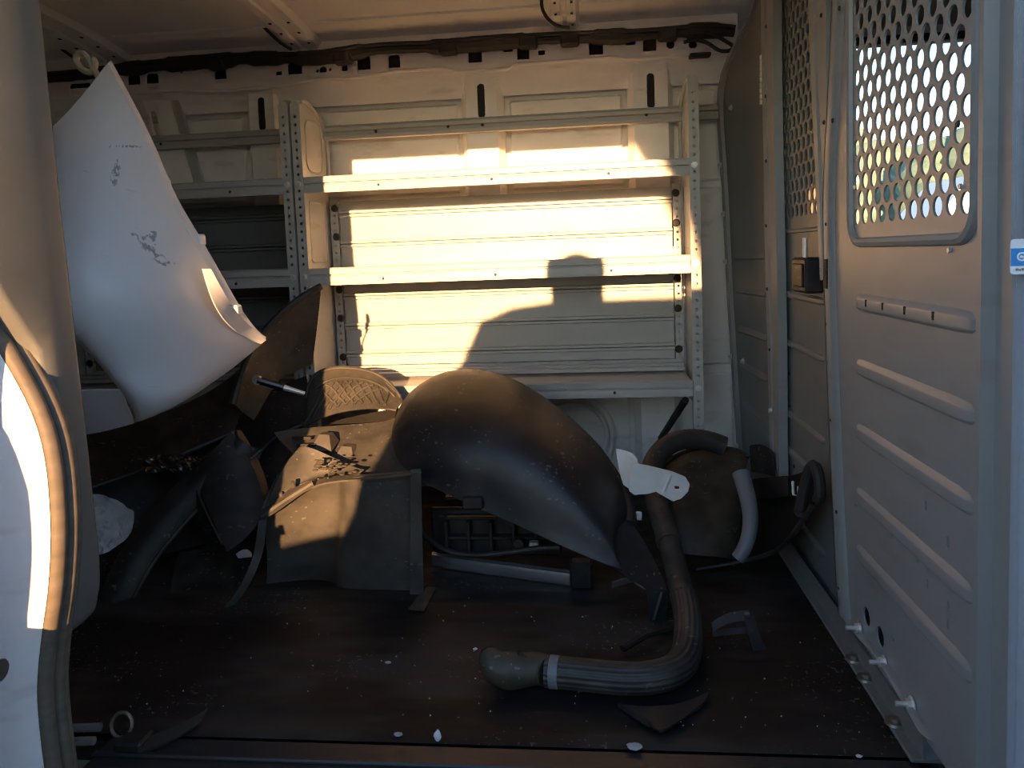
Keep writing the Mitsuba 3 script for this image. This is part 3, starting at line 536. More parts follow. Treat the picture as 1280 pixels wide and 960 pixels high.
obj('leg', psheet([[(785, 648, 2.0), (812, 690, 1.92), (834, 738, 1.83)], [(766, 668, 1.92), (792, 706, 1.87), (818, 742, 1.815)], [(748, 692, 1.86), (776, 716, 1.835), (806, 736, 1.81)]], .004, 10, 14), 'liner_plastic', lin)
obj('foot', psheet([[(806, 735, 1.81), (834, 737, 1.83)], [(810, 758, 1.80), (833, 762, 1.815)], [(813, 778, 1.80), (831, 786, 1.805)]], .006, 8, 6), 'liner_plastic', lin)
obj('foot_rib', tube([P(828, 740, y=1.812), P(818, 775, y=1.797)], .006, 6), 'liner_plastic', lin)
p = P(592, 629, y=1.935); obj('tab', bx(p[0] - .028, p[0] + .026, 1.92, 1.945, p[2] - .012, p[2] + .018, .003), 'liner_plastic', lin)
for (a, b) in ((403, 556), (431, 571)):                                   # two raised fixing lugs on the flange
    p = P(a, b, y=2.10)
    obj('lug', hull([p + q for q in ((-.034, -.01, -.012), (.030, -.01, -.018), (.034, .05, .0), (-.03, .05, .004), (-.012, .01, .030), (.018, .012, .026), (.02, .04, .026), (-.01, .04, .030))]), 'dusty_plastic', lin)
    obj('lug_window', bx(p[0] + .05, p[0] + .085, 2.116, 2.122, p[2] - .004, p[2] + .026), 'hole_dark', lin) if False else None
for (a, b, w) in ((378, 548, .03), (384, 557, .03)):
    p = P(a, b, y=2.122 if b < 550 else 2.098); obj('slot', bx(p[0] - .03, p[0] + .028, p[1] - .006, p[1] + .004, p[2] - .003, p[2] + .006), 'hole_dark', lin)

# front liner standing on its edge
fr_ = 'fender_liner'
tag(fr_, 'dusty black plastic liner panel with a curved flange standing in front of the dome', 'car part')
face = [[(330, 645, 1.93), (365, 620, 1.955), (400, 602, 1.975), (424, 598, 1.985), (436, 597, 1.965), (475, 593, 1.96), (516, 588, 1.95)],
        [(332, 672, 1.96), (365, 655, 1.985), (400, 640, 2.00), (424, 636, 1.995), (434, 635, 1.965), (475, 632, 1.955), (516, 630, 1.95)],
        [(334, 705, 1.985), (365, 700, 2.01), (400, 695, 2.02), (421, 692, 2.00), (430, 691, 1.965), (475, 690, 1.955), (516, 690, 1.95)],
        [(330, 752, 2.0), (365, 755, 2.015), (400, 757, 2.02), (419, 757, 2.0), (428, 757, 1.97), (475, 757, 1.96), (516, 757, 1.955)]]
obj('face', psheet(face, .004, 24, 50, .002, 5), 'dusty_plastic', fr_, smooth=60)
obj('top_ledge', psheet([[(325, 650, 1.90), (362, 627, 1.92), (400, 606, 1.94), (455, 600, 1.94), (527, 591, 1.925)], [(327, 638, 1.93), (362, 614, 1.965), (404, 598, 1.985), (455, 594, 1.985), (527, 587, 1.96)]], .005, 4, 26), 'dusty_plastic', fr_)
obj('bowl', psheet([[(377, 559, 2.02), (400, 564, 2.035), (428, 577, 2.035), (455, 587, 1.995)], [(353, 588, 1.97), (385, 590, 2.015), (418, 592, 2.03), (448, 593, 1.99)], [(330, 640, 1.93), (362, 613, 1.975), (402, 599, 1.995), (450, 594, 1.98)]], .004, 16, 20, .004, 8), 'dusty_plastic', fr_, smooth=60)
sp_ = [P(*q) for q in ((377, 558, 2.03), (352, 590, 1.98), (333, 628, 1.94), (326, 660, 1.91), (322, 690, 1.90), (310, 722, 1.87), (288, 756, 1.85), (247, 791, 1.81), (190, 816, 1.77))]
c_ = curve(sp_, 44); wv_ = np.linspace(.008, .038, 44)[:, None] * np.array([[1, .1, .3]])
obj('curved_flange', sheet(np.stack([c_ - wv_ / 2, c_ + wv_ / 2 + [0, .012, 0]]), .004, raw=True), 'dusty_plastic', fr_, smooth=60, label='thin curved edge flange')
p0, p1 = P(514, 588, y=1.94), P(526, 762, y=1.92)
obj('end_flange', hull([P(513, 587, y=1.945), P(526, 586, y=1.945), P(513, 587, y=1.93), P(526, 586, y=1.93), P(512, 760, y=1.95), P(530, 762, y=1.95), P(512, 760, y=1.935), P(530, 762, y=1.935)]), 'dusty_plastic', fr_)
obj('end_foot', hull([P(510, 762, z=.004), P(530, 764, z=.004), P(545, 734, z=.004), P(534, 733, z=.004), P(512, 752, y=1.94), P(528, 752, y=1.94)]), 'dusty_plastic', fr_)
obj('stiffening_edge', tube(curve([P(*q) for q in ((328, 646, 1.905), (345, 634, 1.915), (363, 622, 1.925), (392, 604, 1.94))], 12), .009, 8), 'dusty_plastic', fr_)
for q in ((367, 608), (352, 622), (398, 598), (410, 597), (343, 630)):
    place('clip', RIVET if q[0] > 395 else mikit.ply(cyl((0, 0, .008), (0, 0, 1), .006, .018, 8), 'dull_metal', smooth=32), frame_to(P(*q, y=1.96), (0, -.4, 1)), fr_)
crumb = []
for k in range(34):
    p = P(random.uniform(392, 448), random.uniform(574, 594), y=random.uniform(1.97, 1.985)); m = trimesh.creation.icosphere(subdivisions=1, radius=random.uniform(.003, .008)); m.apply_scale((1.5, 1, .6)); m.apply_translation(p); crumb.append(m)
obj('dirt_clumps', cat_(crumb), 'dusty_plastic', fr_, label='dry clumps of dirt', kind='stuff')

# white bumper corner leaning at the left
wp = 'bumper_panel'
tag(wp, 'large scuffed white plastic bumper corner leaning in the rear at the left', 'car part')
rows = [[(134, 80, 1.72), (92, 133, 1.625), (66, 160, 1.587), (58, 175, 1.578)],
        [(160, 130, 1.68), (110, 190, 1.556), (75, 220, 1.509), (55, 230, 1.5)],
        [(190, 194, 1.66), (130, 250, 1.508), (85, 280, 1.451), (60, 290, 1.432)],
        [(214, 250, 1.655), (150, 310, 1.484), (95, 330, 1.417), (65, 345, 1.399)],
        [(247, 312, 1.69), (180, 370, 1.50), (115, 390, 1.42), (75, 400, 1.399)],
        [(283, 375, 1.80), (220, 430, 1.60), (150, 450, 1.492), (97, 425, 1.474)],
        [(308, 410, 1.885), (262, 455, 1.72), (200, 487, 1.575), (151, 487, 1.547)],
        [(330, 426, 1.975), (285, 463, 1.84), (225, 503, 1.683), (166, 527, 1.655)]]
obj('skin', psheet(rows, .004, 50, 40, .002, 2), 'white_bumper', wp, smooth=60)
obj('lower_flap', psheet([[(97, 488, 1.55), (122, 487, 1.545), (151, 487, 1.54)], [(100, 520, 1.60), (130, 515, 1.59), (160, 508, 1.588)], [(104, 543, 1.655), (135, 537, 1.65), (168, 528, 1.645)]], .004, 10, 10), 'white_bumper', wp, smooth=60)
lipA = [(134, 80, 1.72), (160, 130, 1.68), (190, 194, 1.66), (214, 250, 1.655), (247, 312, 1.69), (283, 375, 1.80), (308, 410, 1.885), (330, 426, 1.975)]
lipB = [(a + d, b - 4, y + .03) for (a, b, y), d in zip(lipA, (4, 5, 6, 6, 9, 9, 7, 2))]
obj('turned_lip', psheet([lipA, lipB], .004, 3, 50, 0), 'white_bumper', wp, smooth=60, label='turned edge catching the sun')
obj('inner_flange', psheet([[(253, 336, 1.625), (265, 374, 1.665), (281, 401, 1.745), (302, 419, 1.852), (326, 430, 1.945)], [(263, 336, 1.645), (281, 368, 1.70), (297, 392, 1.80), (314, 409, 1.892), (332, 425, 1.968)]], .004, 4, 24), 'white_bumper', wp)
for q in ((296, 388), (206, 230), (250, 300)):
    p = P(*q, y=q[0] * 0 + {296: 1.83, 206: 1.68, 250: 1.71}[q[0]]); obj('fixing_tab', bx(p[0] - .006, p[0] + .007, p[1] - .012, p[1] + .018, p[2] - .014, p[2] + .014, .004), 'white_bumper', wp)
rl = obj('rope_loop', cat_([tube(curve([P(a, b, y=1.74) for a, b in ((124, 98), (117, 86), (110, 74), (103, 67), (96, 70), (97, 80), (105, 88), (113, 90), (118, 84), (116, 74))], 50), .008, 8)]), 'rope_beige'); tag(rl, 'beige rope loop tied at the top tip of the white panel', 'rope')

# black flap behind the white tip
fp = 'mud_flap'
tag(fp, 'curved black plastic flap rising to a point right of the white panel', 'car part')
obj('skin', psheet([[(401, 357, 2.49), (362, 384, 2.41), (331, 416, 2.34), (312, 446, 2.27), (293, 505, 2.19)], [(397, 400, 2.52), (366, 418, 2.45), (340, 440, 2.38), (324, 468, 2.32), (303, 515, 2.24)], [(390, 455, 2.54), (370, 463, 2.49), (350, 474, 2.43), (336, 492, 2.36), (317, 525, 2.28)]], .004, 16, 30), 'dusty_plastic', fp, smooth=60)
obj('rolled_rim', tube(curve([P(*q) for q in ((401, 358, 2.48), (362, 383, 2.40), (331, 414, 2.33), (311, 446, 2.26), (291, 505, 2.18))], 30), .012, 8), 'black_plastic', fp)
# long black bumper in the dark at the left
lb = 'black_bumper'
tag(lb, 'long dark bumper cover lying behind the white panel', 'car part')
obj('skin', psheet([[(95, 545, 2.16), (180, 524, 2.26), (250, 496, 2.32), (298, 462, 2.36)], [(103, 580, 2.05), (180, 563, 2.15), (250, 535, 2.22), (303, 500, 2.28)], [(108, 612, 1.97), (165, 592, 2.05), (232, 566, 2.12), (292, 540, 2.20)]], .005, 16, 26, .004, 1), 'black_plastic', lb, smooth=60)
obj('edge', tube(curve([P(*q) for q in ((108, 612, 1.97), (165, 592, 2.04), (232, 566, 2.11), (292, 540, 2.19))], 20), .008, 8), 'black_plastic', lb)
# splash shield, round with a raised diamond lattice
ss = 'splash_shield'
tag(ss, 'round black splash shield with a raised diamond lattice, half in the sun', 'car part')
sg = [[(386, 500, 2.40), (388, 474, 2.42), (405, 461, 2.44), (432, 458, 2.46), (464, 463, 2.46), (488, 478, 2.46), (503, 502, 2.44)],
      [(383, 520, 2.34), (395, 497, 2.36), (415, 485, 2.38), (437, 482, 2.40), (462, 485, 2.40), (482, 495, 2.40), (499, 508, 2.39)],
      [(378, 536, 2.28), (400, 524, 2.30), (420, 517, 2.32), (440, 513, 2.33), (460, 511, 2.34), (478, 511, 2.34), (495, 513, 2.34)]]
gg = refine(PG(sg), 30, 60); obj('disc', sheet(gg, .005, raw=True), 'dusty_plastic', ss, smooth=60)
nrm = np.cross(np.gradient(gg, axis=0), np.gradient(gg, axis=1)); nrm /= np.linalg.norm(nrm, axis=2, keepdims=True); nrm *= np.where(nrm[..., 1:2] > 0, -1, 1)
def on(u, v):
    i, j = int(np.clip(u, 0, 1) * 29), int(np.clip(v, 0, 1) * 59); return gg[i, j] + nrm[i, j] * .004
obj('outer_ring', tube([on(.10, t) for t in np.linspace(.05, .98, 40)], .0045, 6), 'dusty_plastic', ss)
obj('inner_ring', tube([on(.36, t) for t in np.linspace(.2, .85, 30)] + [on(t, .85) for t in np.linspace(.4, .9, 10)], .005, 6), 'dusty_plastic', ss)
for k in range(7):
    obj('lattice_bar', tube([on(.42 + .5 * t, .28 + .085 * k - .25 * t) for t in np.linspace(0, 1, 8)], .0048, 6), 'dusty_plastic', ss)
    obj('lattice_bar', tube([on(.42 + .5 * t, .22 + .085 * k + .14 * t) for t in np.linspace(0, 1, 8)], .0048, 6), 'dusty_plastic', ss)
obj('corner_mark', cat_([tube([on(.16, .80), on(.16, .90), on(.30, .90)], .003, 6), tube([on(.28, .80), on(.34, .93)], .003, 6)]), 'dusty_plastic', ss)
# dark pad behind the wing
k = obj('folded_mat', psheet([[(395, 543, 2.32), (430, 526, 2.36), (470, 517, 2.38), (498, 509, 2.40)], [(390, 552, 2.27), (430, 537, 2.29), (470, 530, 2.31), (494, 524, 2.33)]], .012, 6, 20, .006, 9), 'rubber'); tag(k, 'dark rubber mat tucked under the lattice shield', 'mat')
# bright handle tool
tl = 'strut'
tag(tl, 'short black and bright metal strut lying on the black flap', 'car part')
a, b = P(322, 475, y=2.18), P(381, 492, y=2.22); d = b - a
obj('barrel', tube([a, a + d * .55], .012, 10), 'gloss_black', tl); obj('rod', tube([a + d * .5, b], [.010, .006], 10), 'zinc', tl, label='bright metal rod'); obj('eye', cyl(a, (0, 1, 0), .014, .012), 'zinc', tl)
# plastic bag
bg = [[(180, 574, 2.0), (200, 568, 2.04), (225, 568, 2.06), (250, 572, 2.03)], [(178, 582, 1.96), (200, 577, 1.97), (225, 576, 1.98), (248, 578, 1.97)], [(180, 590, 1.92), (205, 589, 1.93), (228, 588, 1.94), (246, 586, 1.94)]]
g = refine(PG(bg), 40, 60); g = g + ((meshkit.fbm(g * 45, 3, 4) - .5) * .05)[..., None] * np.array([0, -.6, 1.0])
k = obj('plastic_bag', sheet(g, .002, raw=True), 'gloss_black', smooth=25); tag(k, 'crumpled shiny black plastic bag in the dark left pile', 'bag')
# crumpled film at the door post
g = refine(PG([[(112, 618, 1.86), (140, 622, 1.90), (168, 640, 1.95)], [(112, 655, 1.84), (140, 660, 1.87), (165, 662, 1.91)], [(114, 695, 1.82), (135, 690, 1.84), (150, 680, 1.87)]]), 30, 30); g = g + ((meshkit.fbm(g * 30, 3, 6) - .5) * .05)[..., None] * np.array([0, -1.0, .3])
k = obj('plastic_film', sheet(g, .002, raw=True), 'film_grey', smooth=20); tag(k, 'crumpled pale plastic film beside the left door post', 'plastic film')
dl = 'dark_liner'
tag(dl, 'black wheel arch liner in the shadow between the lattice shield and the box bracket', 'car part')
obj('skin', psheet([[(286, 520, 2.42), (320, 498, 2.46), (352, 482, 2.49), (384, 470, 2.50)], [(300, 552, 2.36), (330, 540, 2.38), (358, 530, 2.40), (384, 525, 2.42)], [(312, 590, 2.30), (335, 580, 2.31), (355, 570, 2.33), (372, 562, 2.35)], [(322, 640, 2.24), (338, 630, 2.25), (352, 620, 2.26), (366, 610, 2.28)]], .005, 16, 16, .004, 21), 'black_plastic', dl, smooth=60)
obj('lip', tube(curve([P(*q) for q in ((318, 640, 2.23), (316, 600, 2.27), (330, 560, 2.32), (352, 542, 2.34), (382, 530, 2.37))], 24), .010, 8), 'black_plastic', dl)
k = obj('added_black_sheet', psheet([[(106, 604, 2.10), (165, 588, 2.16), (232, 564, 2.22), (292, 540, 2.28)], [(112, 650, 2.06), (170, 640, 2.12), (235, 620, 2.18), (296, 600, 2.22)], [(118, 720, 2.0), (175, 700, 2.06), (240, 684, 2.10), (300, 668, 2.14)]], .006, 12, 18, .012, 31), 'black_plastic', smooth=60); tag(k, 'black sheet added to darken the gap under the long bumper cover', 'car part')  # sheet added so the gap below the bumper cover reads black
# curved trims at the left
ta = 'arch_trim'
tag(ta, 'broad black curved wheel arch trim sweeping down to the floor at the left', 'car part')
c_ = curve([P(*q) for q in ((305, 552, 2.12), (262, 590, 2.06), (215, 636, 2.0), (170, 690, 1.93), (142, 740, 1.88), (128, 785, 1.86))], 40)
obj('strip', sheet(np.stack([c_ + [-.035, .03, .03], c_ + [-.012, -.005, .012], c_ + [.020, -.01, -.010], c_ + [.045, .02, -.03]]), .005, raw=True), 'black_plastic', ta, smooth=60)
obj('edge', tube(c_ + [.045, .015, -.03], .006, 8), 'olive_plastic', ta)
bk = 'box_bracket'
tag(bk, 'leaning black box bracket between the curved trim and the standing liner', 'car part')
obj('face', psheet([[(243, 592, 2.06), (262, 640, 1.99), (284, 690, 1.93)], [(268, 562, 2.08), (296, 615, 2.03), (312, 668, 1.97)], [(288, 540, 2.12), (318, 592, 2.08), (330, 640, 2.02)]], .006, 10, 12), 'black_plastic', bk)
obj('side', psheet([[(288, 540, 2.12), (318, 592, 2.08), (330, 640, 2.02)], [(300, 538, 2.2), (326, 585, 2.16), (336, 628, 2.1)]], .006, 4, 12), 'olive_plastic', bk)
obj('lower_web', psheet([[(240, 598, 2.05), (258, 640, 1.98), (278, 680, 1.93)], [(228, 606, 2.12), (244, 650, 2.05), (262, 690, 1.98)]], .006, 4, 10), 'black_plastic', bk)
k = obj('inner_fender', psheet([[(225, 690, 2.06), (270, 684, 2.08), (318, 676, 2.09)], [(215, 725, 1.97), (270, 722, 1.99), (318, 715, 2.01)], [(210, 770, 1.86), (265, 765, 1.88), (300, 758, 1.9)]], .006, 10, 12, .01, 12), 'black_plastic'); tag(k, 'black inner fender sheet on the floor inside the curved flange', 'car part')
k = obj('foil_scrap', psheet([[(295, 693, 1.94), (306, 687, 1.95), (314, 691, 1.95)], [(298, 698, 1.93), (306, 697, 1.93), (315, 696, 1.94)]], .002, 5, 6, .003, 2), 'film_grey'); tag(k, 'small pale foil scrap behind the curved flange', 'scrap')

# under the dome: trim strip, cooling shroud
ts = 'trim_strip'
tag(ts, 'bright metal trim strip lying on the floor under the dome', 'car part')
c_ = curve([P(*q) for q in ((540, 700, 2.10), (590, 708, 2.06), (650, 716, 2.02), (710, 724, 1.99), (738, 727, 1.98))], 30)
obj('strip', sheet(np.stack([c_ + [0, .012, .020], c_ + [0, .0, .016], c_ + [0, -.004, -.012], c_ + [0, .006, -.020]]), .003, raw=True), 'alloy', ts, smooth=60)
p = P(727, 716, y=1.975); obj('end_clip', bx(p[0] - .032, p[0] + .030, 1.955, 2.0, .004, p[2] + .034, .006), 'black_plastic', ts, label='black end clip')
c_ = curve([P(765, 731, y=1.95), P(790, 724, y=1.97)], 5); obj('tail', sheet(np.stack([c_ + [0, 0, .008], c_ + [0, 0, -.008]]), .003, raw=True), 'alloy', ts)
cs = 'cooling_shroud'
tag(cs, 'black ribbed plastic shroud in the shadow under the dome', 'car part')
a, b = P(560, 660, y=2.12), P(700, 690, y=2.12)
obj('plate', bx(a[0] - .05, b[0], 2.12, 2.14, .03, a[2] + .06, .006), 'black_plastic', cs)
for i in range(6): x = a[0] + (b[0] - a[0]) * i / 5; obj('rib', bx(x - .005, x + .005, 2.085, 2.125, .05, a[2] + .03, .002), 'black_plastic', cs)
for z in (.09, .15, .21): obj('cross_rib', bx(a[0], b[0] - .02, 2.09, 2.125, z, z + .008, .002), 'black_plastic', cs)
obj('lower_rail', tube(curve([P(*q) for q in ((520, 655, 2.1), (565, 690, 2.06), (620, 692, 2.04), (700, 684, 2.02))], 30), .008, 8), 'black_plastic', cs)
p = P(668, 680, y=2.05); obj('plug', bx(p[0] - .014, p[0] + .014, 2.03, 2.06, p[2] - .009, p[2] + .009, .004), 'zinc', cs)
p = P(649, 678, y=2.07); obj('boss', cyl(p, (0, 1, 0), .014, .03), 'olive_plastic', cs)

# the filler hose
hs = 'filler_hose'
tag(hs, 'long dark grey rubber hose bent from the right pile down across the floor', 'hose')
hp = [P(905, 558, y=2.34), P(872, 549, y=2.33), P(838, 555, y=2.29), P(817, 578, y=2.23), P(816, 610, y=2.14), P(826, 645, y=2.05), P(840, 692, y=1.93), P(851, 735, y=1.83), P(860, 778, z=.055), P(858, 815, z=.036), P(838, 840, z=.036), P(800, 848, z=.036), P(755, 846, z=.036), P(715, 842, z=.036), P(682, 839, z=.036)]
c_ = curve(hp, 140)
def seg(a, b, r, prof=None, n=14): return tube(c_[int(a * 139):int(b * 139) + 1], r, n, prof=prof)
pleat = lambda th: 1 + .045 * np.cos(16 * th)
obj('upper_pipe', seg(0, .44, .031), 'hose_rubber', hs, smooth=60); obj('collar', seg(.43, .445, .034), 'hose_rubber', hs); obj('middle_pipe', seg(.44, .58, .030), 'hose_rubber', hs, smooth=60)
obj('collar', seg(.572, .585, .033), 'hose_rubber', hs)
obj('pleated_bend', seg(.58, 1.0, .031, pleat, 64), 'hose_rubber', hs, smooth=60, label='finely pleated bend')
obj('clamp', seg(.975, .995, .0345), 'zinc', hs) if False else obj('clamp', tube(c_[136:139], .0330, 20), 'strip_grey', hs)
ec = curve([P(684, 839, z=.036), P(662, 836, z=.036), P(640, 838, z=.038), P(624, 834, z=.044), P(615, 826, z=.055), P(612, 818, z=.062)], 30)
obj('end_elbow', tube(ec, np.interp(np.linspace(0, 1, 30), [0, .3, .6, .85, 1], [.031, .034, .038, .032, .022]), 18), 'olive_plastic', hs, smooth=60, label='brownish rubber end elbow')
p = P(652, 818, z=.075); obj('clamp_tail', hull([p + q for q in ((-.012, 0, -.01), (.03, .004, -.03), (.034, .0, -.034), (-.008, .012, .006), (-.002, .0, .008))]), 'black_plastic', hs)

# the pile by the bulkhead
ol = 'arch_shell'
tag(ol, 'brownish black curved shell under the hose bend at the far right', 'car part')
obj('skin', psheet([[(828, 585, 2.34), (855, 566, 2.40), (890, 560, 2.42), (920, 563, 2.40), (934, 572, 2.36)], [(838, 605, 2.22), (860, 598, 2.24), (890, 596, 2.26), (916, 598, 2.26), (930, 604, 2.26)], [(842, 645, 2.12), (865, 644, 2.12), (890, 646, 2.13), (910, 650, 2.14), (924, 655, 2.16)], [(846, 690, 2.05), (868, 694, 2.04), (890, 696, 2.04), (908, 698, 2.06), (918, 700, 2.08)]], .005, 24, 26, .006, 7), 'olive_plastic', ol, smooth=60)
obj('rim', tube(curve([P(*q) for q in ((828, 585, 2.33), (855, 566, 2.39), (890, 560, 2.41), (920, 563, 2.39), (934, 572, 2.35))], 24), .008, 8), 'black_plastic', ol)
k = obj('edge_strip', tube(curve([P(*q) for q in ((926, 591, 2.10), (934, 620, 2.05), (938, 650, 2.0), (934, 676, 1.97), (922, 698, 1.96))], 30), np.linspace(.024, .018, 30), 14), 'strip_grey', smooth=60); tag(k, 'bluish grey edge strip standing between the brown shell and the glossy bumper', 'car part')
gb = 'gloss_bumper'
tag(gb, 'glossy black bumper piece against the foot of the bulkhead', 'car part')
obj('skin', psheet([[(935, 606, 2.26), (965, 600, 2.20), (992, 594, 2.0), (1016, 583, 1.88)], [(930, 648, 2.18), (966, 642, 2.08), (1000, 630, 1.93), (1022, 602, 1.84)], [(898, 706, 2.10), (948, 696, 2.04), (992, 666, 1.91), (1018, 628, 1.83)]], .005, 20, 26), 'gloss_black', gb, smooth=60)
obj('lower_edge', tube(curve([P(*q) for q in ((870, 712, 2.08), (905, 706, 2.07), (948, 697, 2.03), (992, 667, 1.90), (1016, 632, 1.83))], 30), .007, 8), 'black_plastic', gb)
obj('upper_block', psheet([[(945, 602, 2.22), (990, 598, 2.05)], [(950, 628, 2.12), (992, 624, 1.98)]], .03, 4, 4), 'gloss_black', gb)
obj('end_horn', tube(curve([P(*q) for q in ((1000, 640, 1.86), (1008, 600, 1.86), (1018, 582, 1.84), (1024, 600, 1.82), (1022, 625, 1.82))], 20), .014, 10), 'rubber', gb)
p = P(994, 611, y=1.95); obj('white_clip', tube([p + q for q in ((-.006, 0, .02), (-.006, -.004, -.014), (.006, -.004, -.018), (.008, 0, .006))], .0035, 6), 'chip_white', gb, label='small white clip')
k = obj('dark_grille', psheet([[(938, 558, 2.44), (952, 556, 2.38), (966, 566, 2.30)], [(940, 590, 2.40), (954, 592, 2.34), (968, 596, 2.28)]], .008, 8, 8), 'black_plastic'); tag(k, 'dark plastic piece standing against the bulkhead post', 'car part')
wbk = 'white_bracket'
tag(wbk, 'white plastic bracket strap with a slot lying against the dome', 'bracket')
def pxz(pts, y): return Polygon([(lambda q: (q[0], q[2]))(P(a, b, y=y)) for a, b in pts])
o = pxz([(792, 580), (812, 584), (840, 591), (855, 597), (860, 605), (858, 613), (850, 621), (841, 624), (832, 619), (820, 612), (808, 615), (793, 616), (788, 612)], 2.02).buffer(.004).difference(pxz([(843, 607), (849, 607), (849, 611), (843, 611)], 2.02))
m = ext(o, .006, 'y', 2.015); obj('strap', m, 'white_plastic', wbk)
obj('bend', psheet([[(770, 561, 2.10), (788, 566, 2.09), (797, 576, 2.06)], [(774, 585, 2.08), (786, 588, 2.06), (797, 590, 2.03)], [(780, 606, 2.06), (790, 612, 2.04), (798, 614, 2.02)]], .006, 8, 8), 'white_plastic', wbk)
obj('crease', tube([P(838, 594, y=2.013), P(829, 617, y=2.013)], .004, 6), 'white_plastic', wbk)
k = obj('retaining_clip', cat_([bx(*(P(793, 644, y=2.04)[0] + np.array([-.014, .020])), 2.03, 2.045, *(P(793, 644, y=2.04)[2] + np.array([-.012, .010])), .003), cyl(P(792, 643, y=2.028), (0, 1, 0), .009, .010)]), 'chip_white'); tag(k, 'small white retaining clip beside the hose under the white bracket', 'clip')

# pieces on the floor at the right
a, b = P(778, 811, z=.012), P(838, 786, z=.012)
k = obj('plastic_bar', tube([a, (a + b) / 2 + [0, 0, .01], b], .008, 8), 'black_plastic'); tag(k, 'thin dark plastic bar on the floor left of the hose', 'bar')
lb2 = 'mounting_frame'
tag(lb2, 'black angled mounting frame on the floor right of the hose', 'bracket')
A = [P(890, 784, z=.045), P(905, 775, z=.06), P(937, 769, z=.07)]
obj('top_bar', band(A, .022, (0, .4, 1), .006, 12), 'black_plastic', lb2)
obj('end_leg', sheet([[P(929, 767, z=.072), P(941, 765, z=.072)], [P(934, 790, z=.045), P(947, 788, z=.045)], [P(941, 814, z=.010), P(957, 811, z=.010)]], .006, 6, 4), 'liner_plastic', lb2, label='grey end leg')
obj('lower_bar', band([P(890, 792, z=.02), P(915, 789, z=.025), P(938, 787, z=.03)], .014, (0, .4, 1), .006, 8), 'black_plastic', lb2)
k = obj('white_scrap', psheet([[(876, 780, 1.80), (884, 788, 1.79)], [(877, 790, 1.79), (888, 794, 1.77)]], .003, 4, 5, .004, 3), 'chip_white'); tag(k, 'small white scrap beside the hose bend', 'scrap')
k = obj('splash_guard', sheet([[P(772, 881, z=.008), P(800, 884, z=.012), P(822, 884, z=.018), P(850, 880, z=.012), P(886, 866, z=.008)], [P(790, 894, z=.008), P(807, 896, z=.011), P(824, 898, z=.016), P(848, 892, z=.011), P(882, 876, z=.008)], [P(812, 908, z=.008), P(818, 910, z=.010), P(826, 914, z=.016), P(846, 904, z=.010), P(872, 886, z=.008)]],   .006, 8, 16), 'loom_black', smooth=60); tag(k, 'black flat splash guard lying on the floor beneath the hose bend', 'car part')

# seat belt anchor at the lower left
sb = 'belt_anchor'
tag(sb, 'black belt end with a bright ring on the floor at the lower left', 'belt')
c = P(152, 906, z=.03)
obj('ring', tube([c + np.array([.021 * math.cos(t), .007 * math.sin(t), .021 * math.sin(t)]) for t in np.linspace(0, 2 * math.pi, 30, endpoint=False)], .0035, 8, True), 'dull_metal', sb, label='metal ring')
obj('strap', band([P(178, 932, z=.008), P(215, 918, z=.012), P(255, 895, z=.016)], .035, (0, 1, .3), .006, 14), 'rubber', sb)
obj('plate', bx(*(P(175, 930, z=.0)[0] + np.array([-.035, .02])), *(P(175, 930, z=0)[1] + np.array([-.03, .02])), .0, .02, .005), 'black_plastic', sb)
obj('striker', cyl(P(1, 838, y=.97) - [.006, 0, 0], (1, 0, 0), .016, .012, 16), 'dull_metal', tr)
for i, py in enumerate((910, 927)):
    a, b = P(86, py, z=.012), P(126 - 8 * i, py - 1, z=.012); obj('step_rail', tube([a, b], .008, 8), 'bulkhead_dark', tr)

# litter on the floor
def chip(px, py, r, mat, lab, name='paper_scrap', cat='scrap', group=None, sc=(1.4, 1, .5)):
    m = trimesh.creation.icosphere(subdivisions=1, radius=r); m.vertices *= 1 + .5 * (RNG.random(m.vertices.shape) - .5); m.apply_scale(sc); p = P(px, py, z=r * .5); m.apply_translation(p); k = obj(name, m, mat, smooth=False); tag(k, lab, cat, group)
chip(547, 920, .0095, 'chip_white', 'largest white foam chip on the floor near the sill', 'foam_chip', 'chip', sc=(.8, .8, 1.3))
chip(793, 933, .010, 'film_grey', 'small grey scrap at the sill right of centre', sc=(1.5, 1, .4))
chip(498, 918, .006, 'film_grey', 'small grey twisted scrap left of the white foam chip')
chip(485, 828, .005, 'film_grey', 'small pale pebble on the open floor left of the hose end', 'pebble', 'pebble')
chip(594, 811, .004, 'chip_white', 'tiny white chip on the floor above the hose end', 'foam_chip', 'chip')
chip(831, 789, .006, 'chip_white', 'white chip at the foot of the dome leg', 'foam_chip', 'chip')
chip(1074, 945, .004, 'chip_white', 'tiny white chip at the sill near the bulkhead', 'foam_chip', 'chip')
gr = []
for k in range(230):
    px, py = random.uniform(120, 1120), random.choice([random.uniform(720, 950), random.uniform(760, 940)])
    q = P(px, py, z=.002)
    if q[0] > XP - .06 or q[1] < 1.38: continue
    m = trimesh.creation.icosahedron(); m.apply_scale(random.choice([.0006, .0008, .0010, .0014])); m.apply_translation(q); gr.append(m)
k = obj('grit', cat_(gr), 'chip_white', smooth=False); tag(k, 'pale grit and crumbs scattered over the black floor', 'grit', kind='stuff')

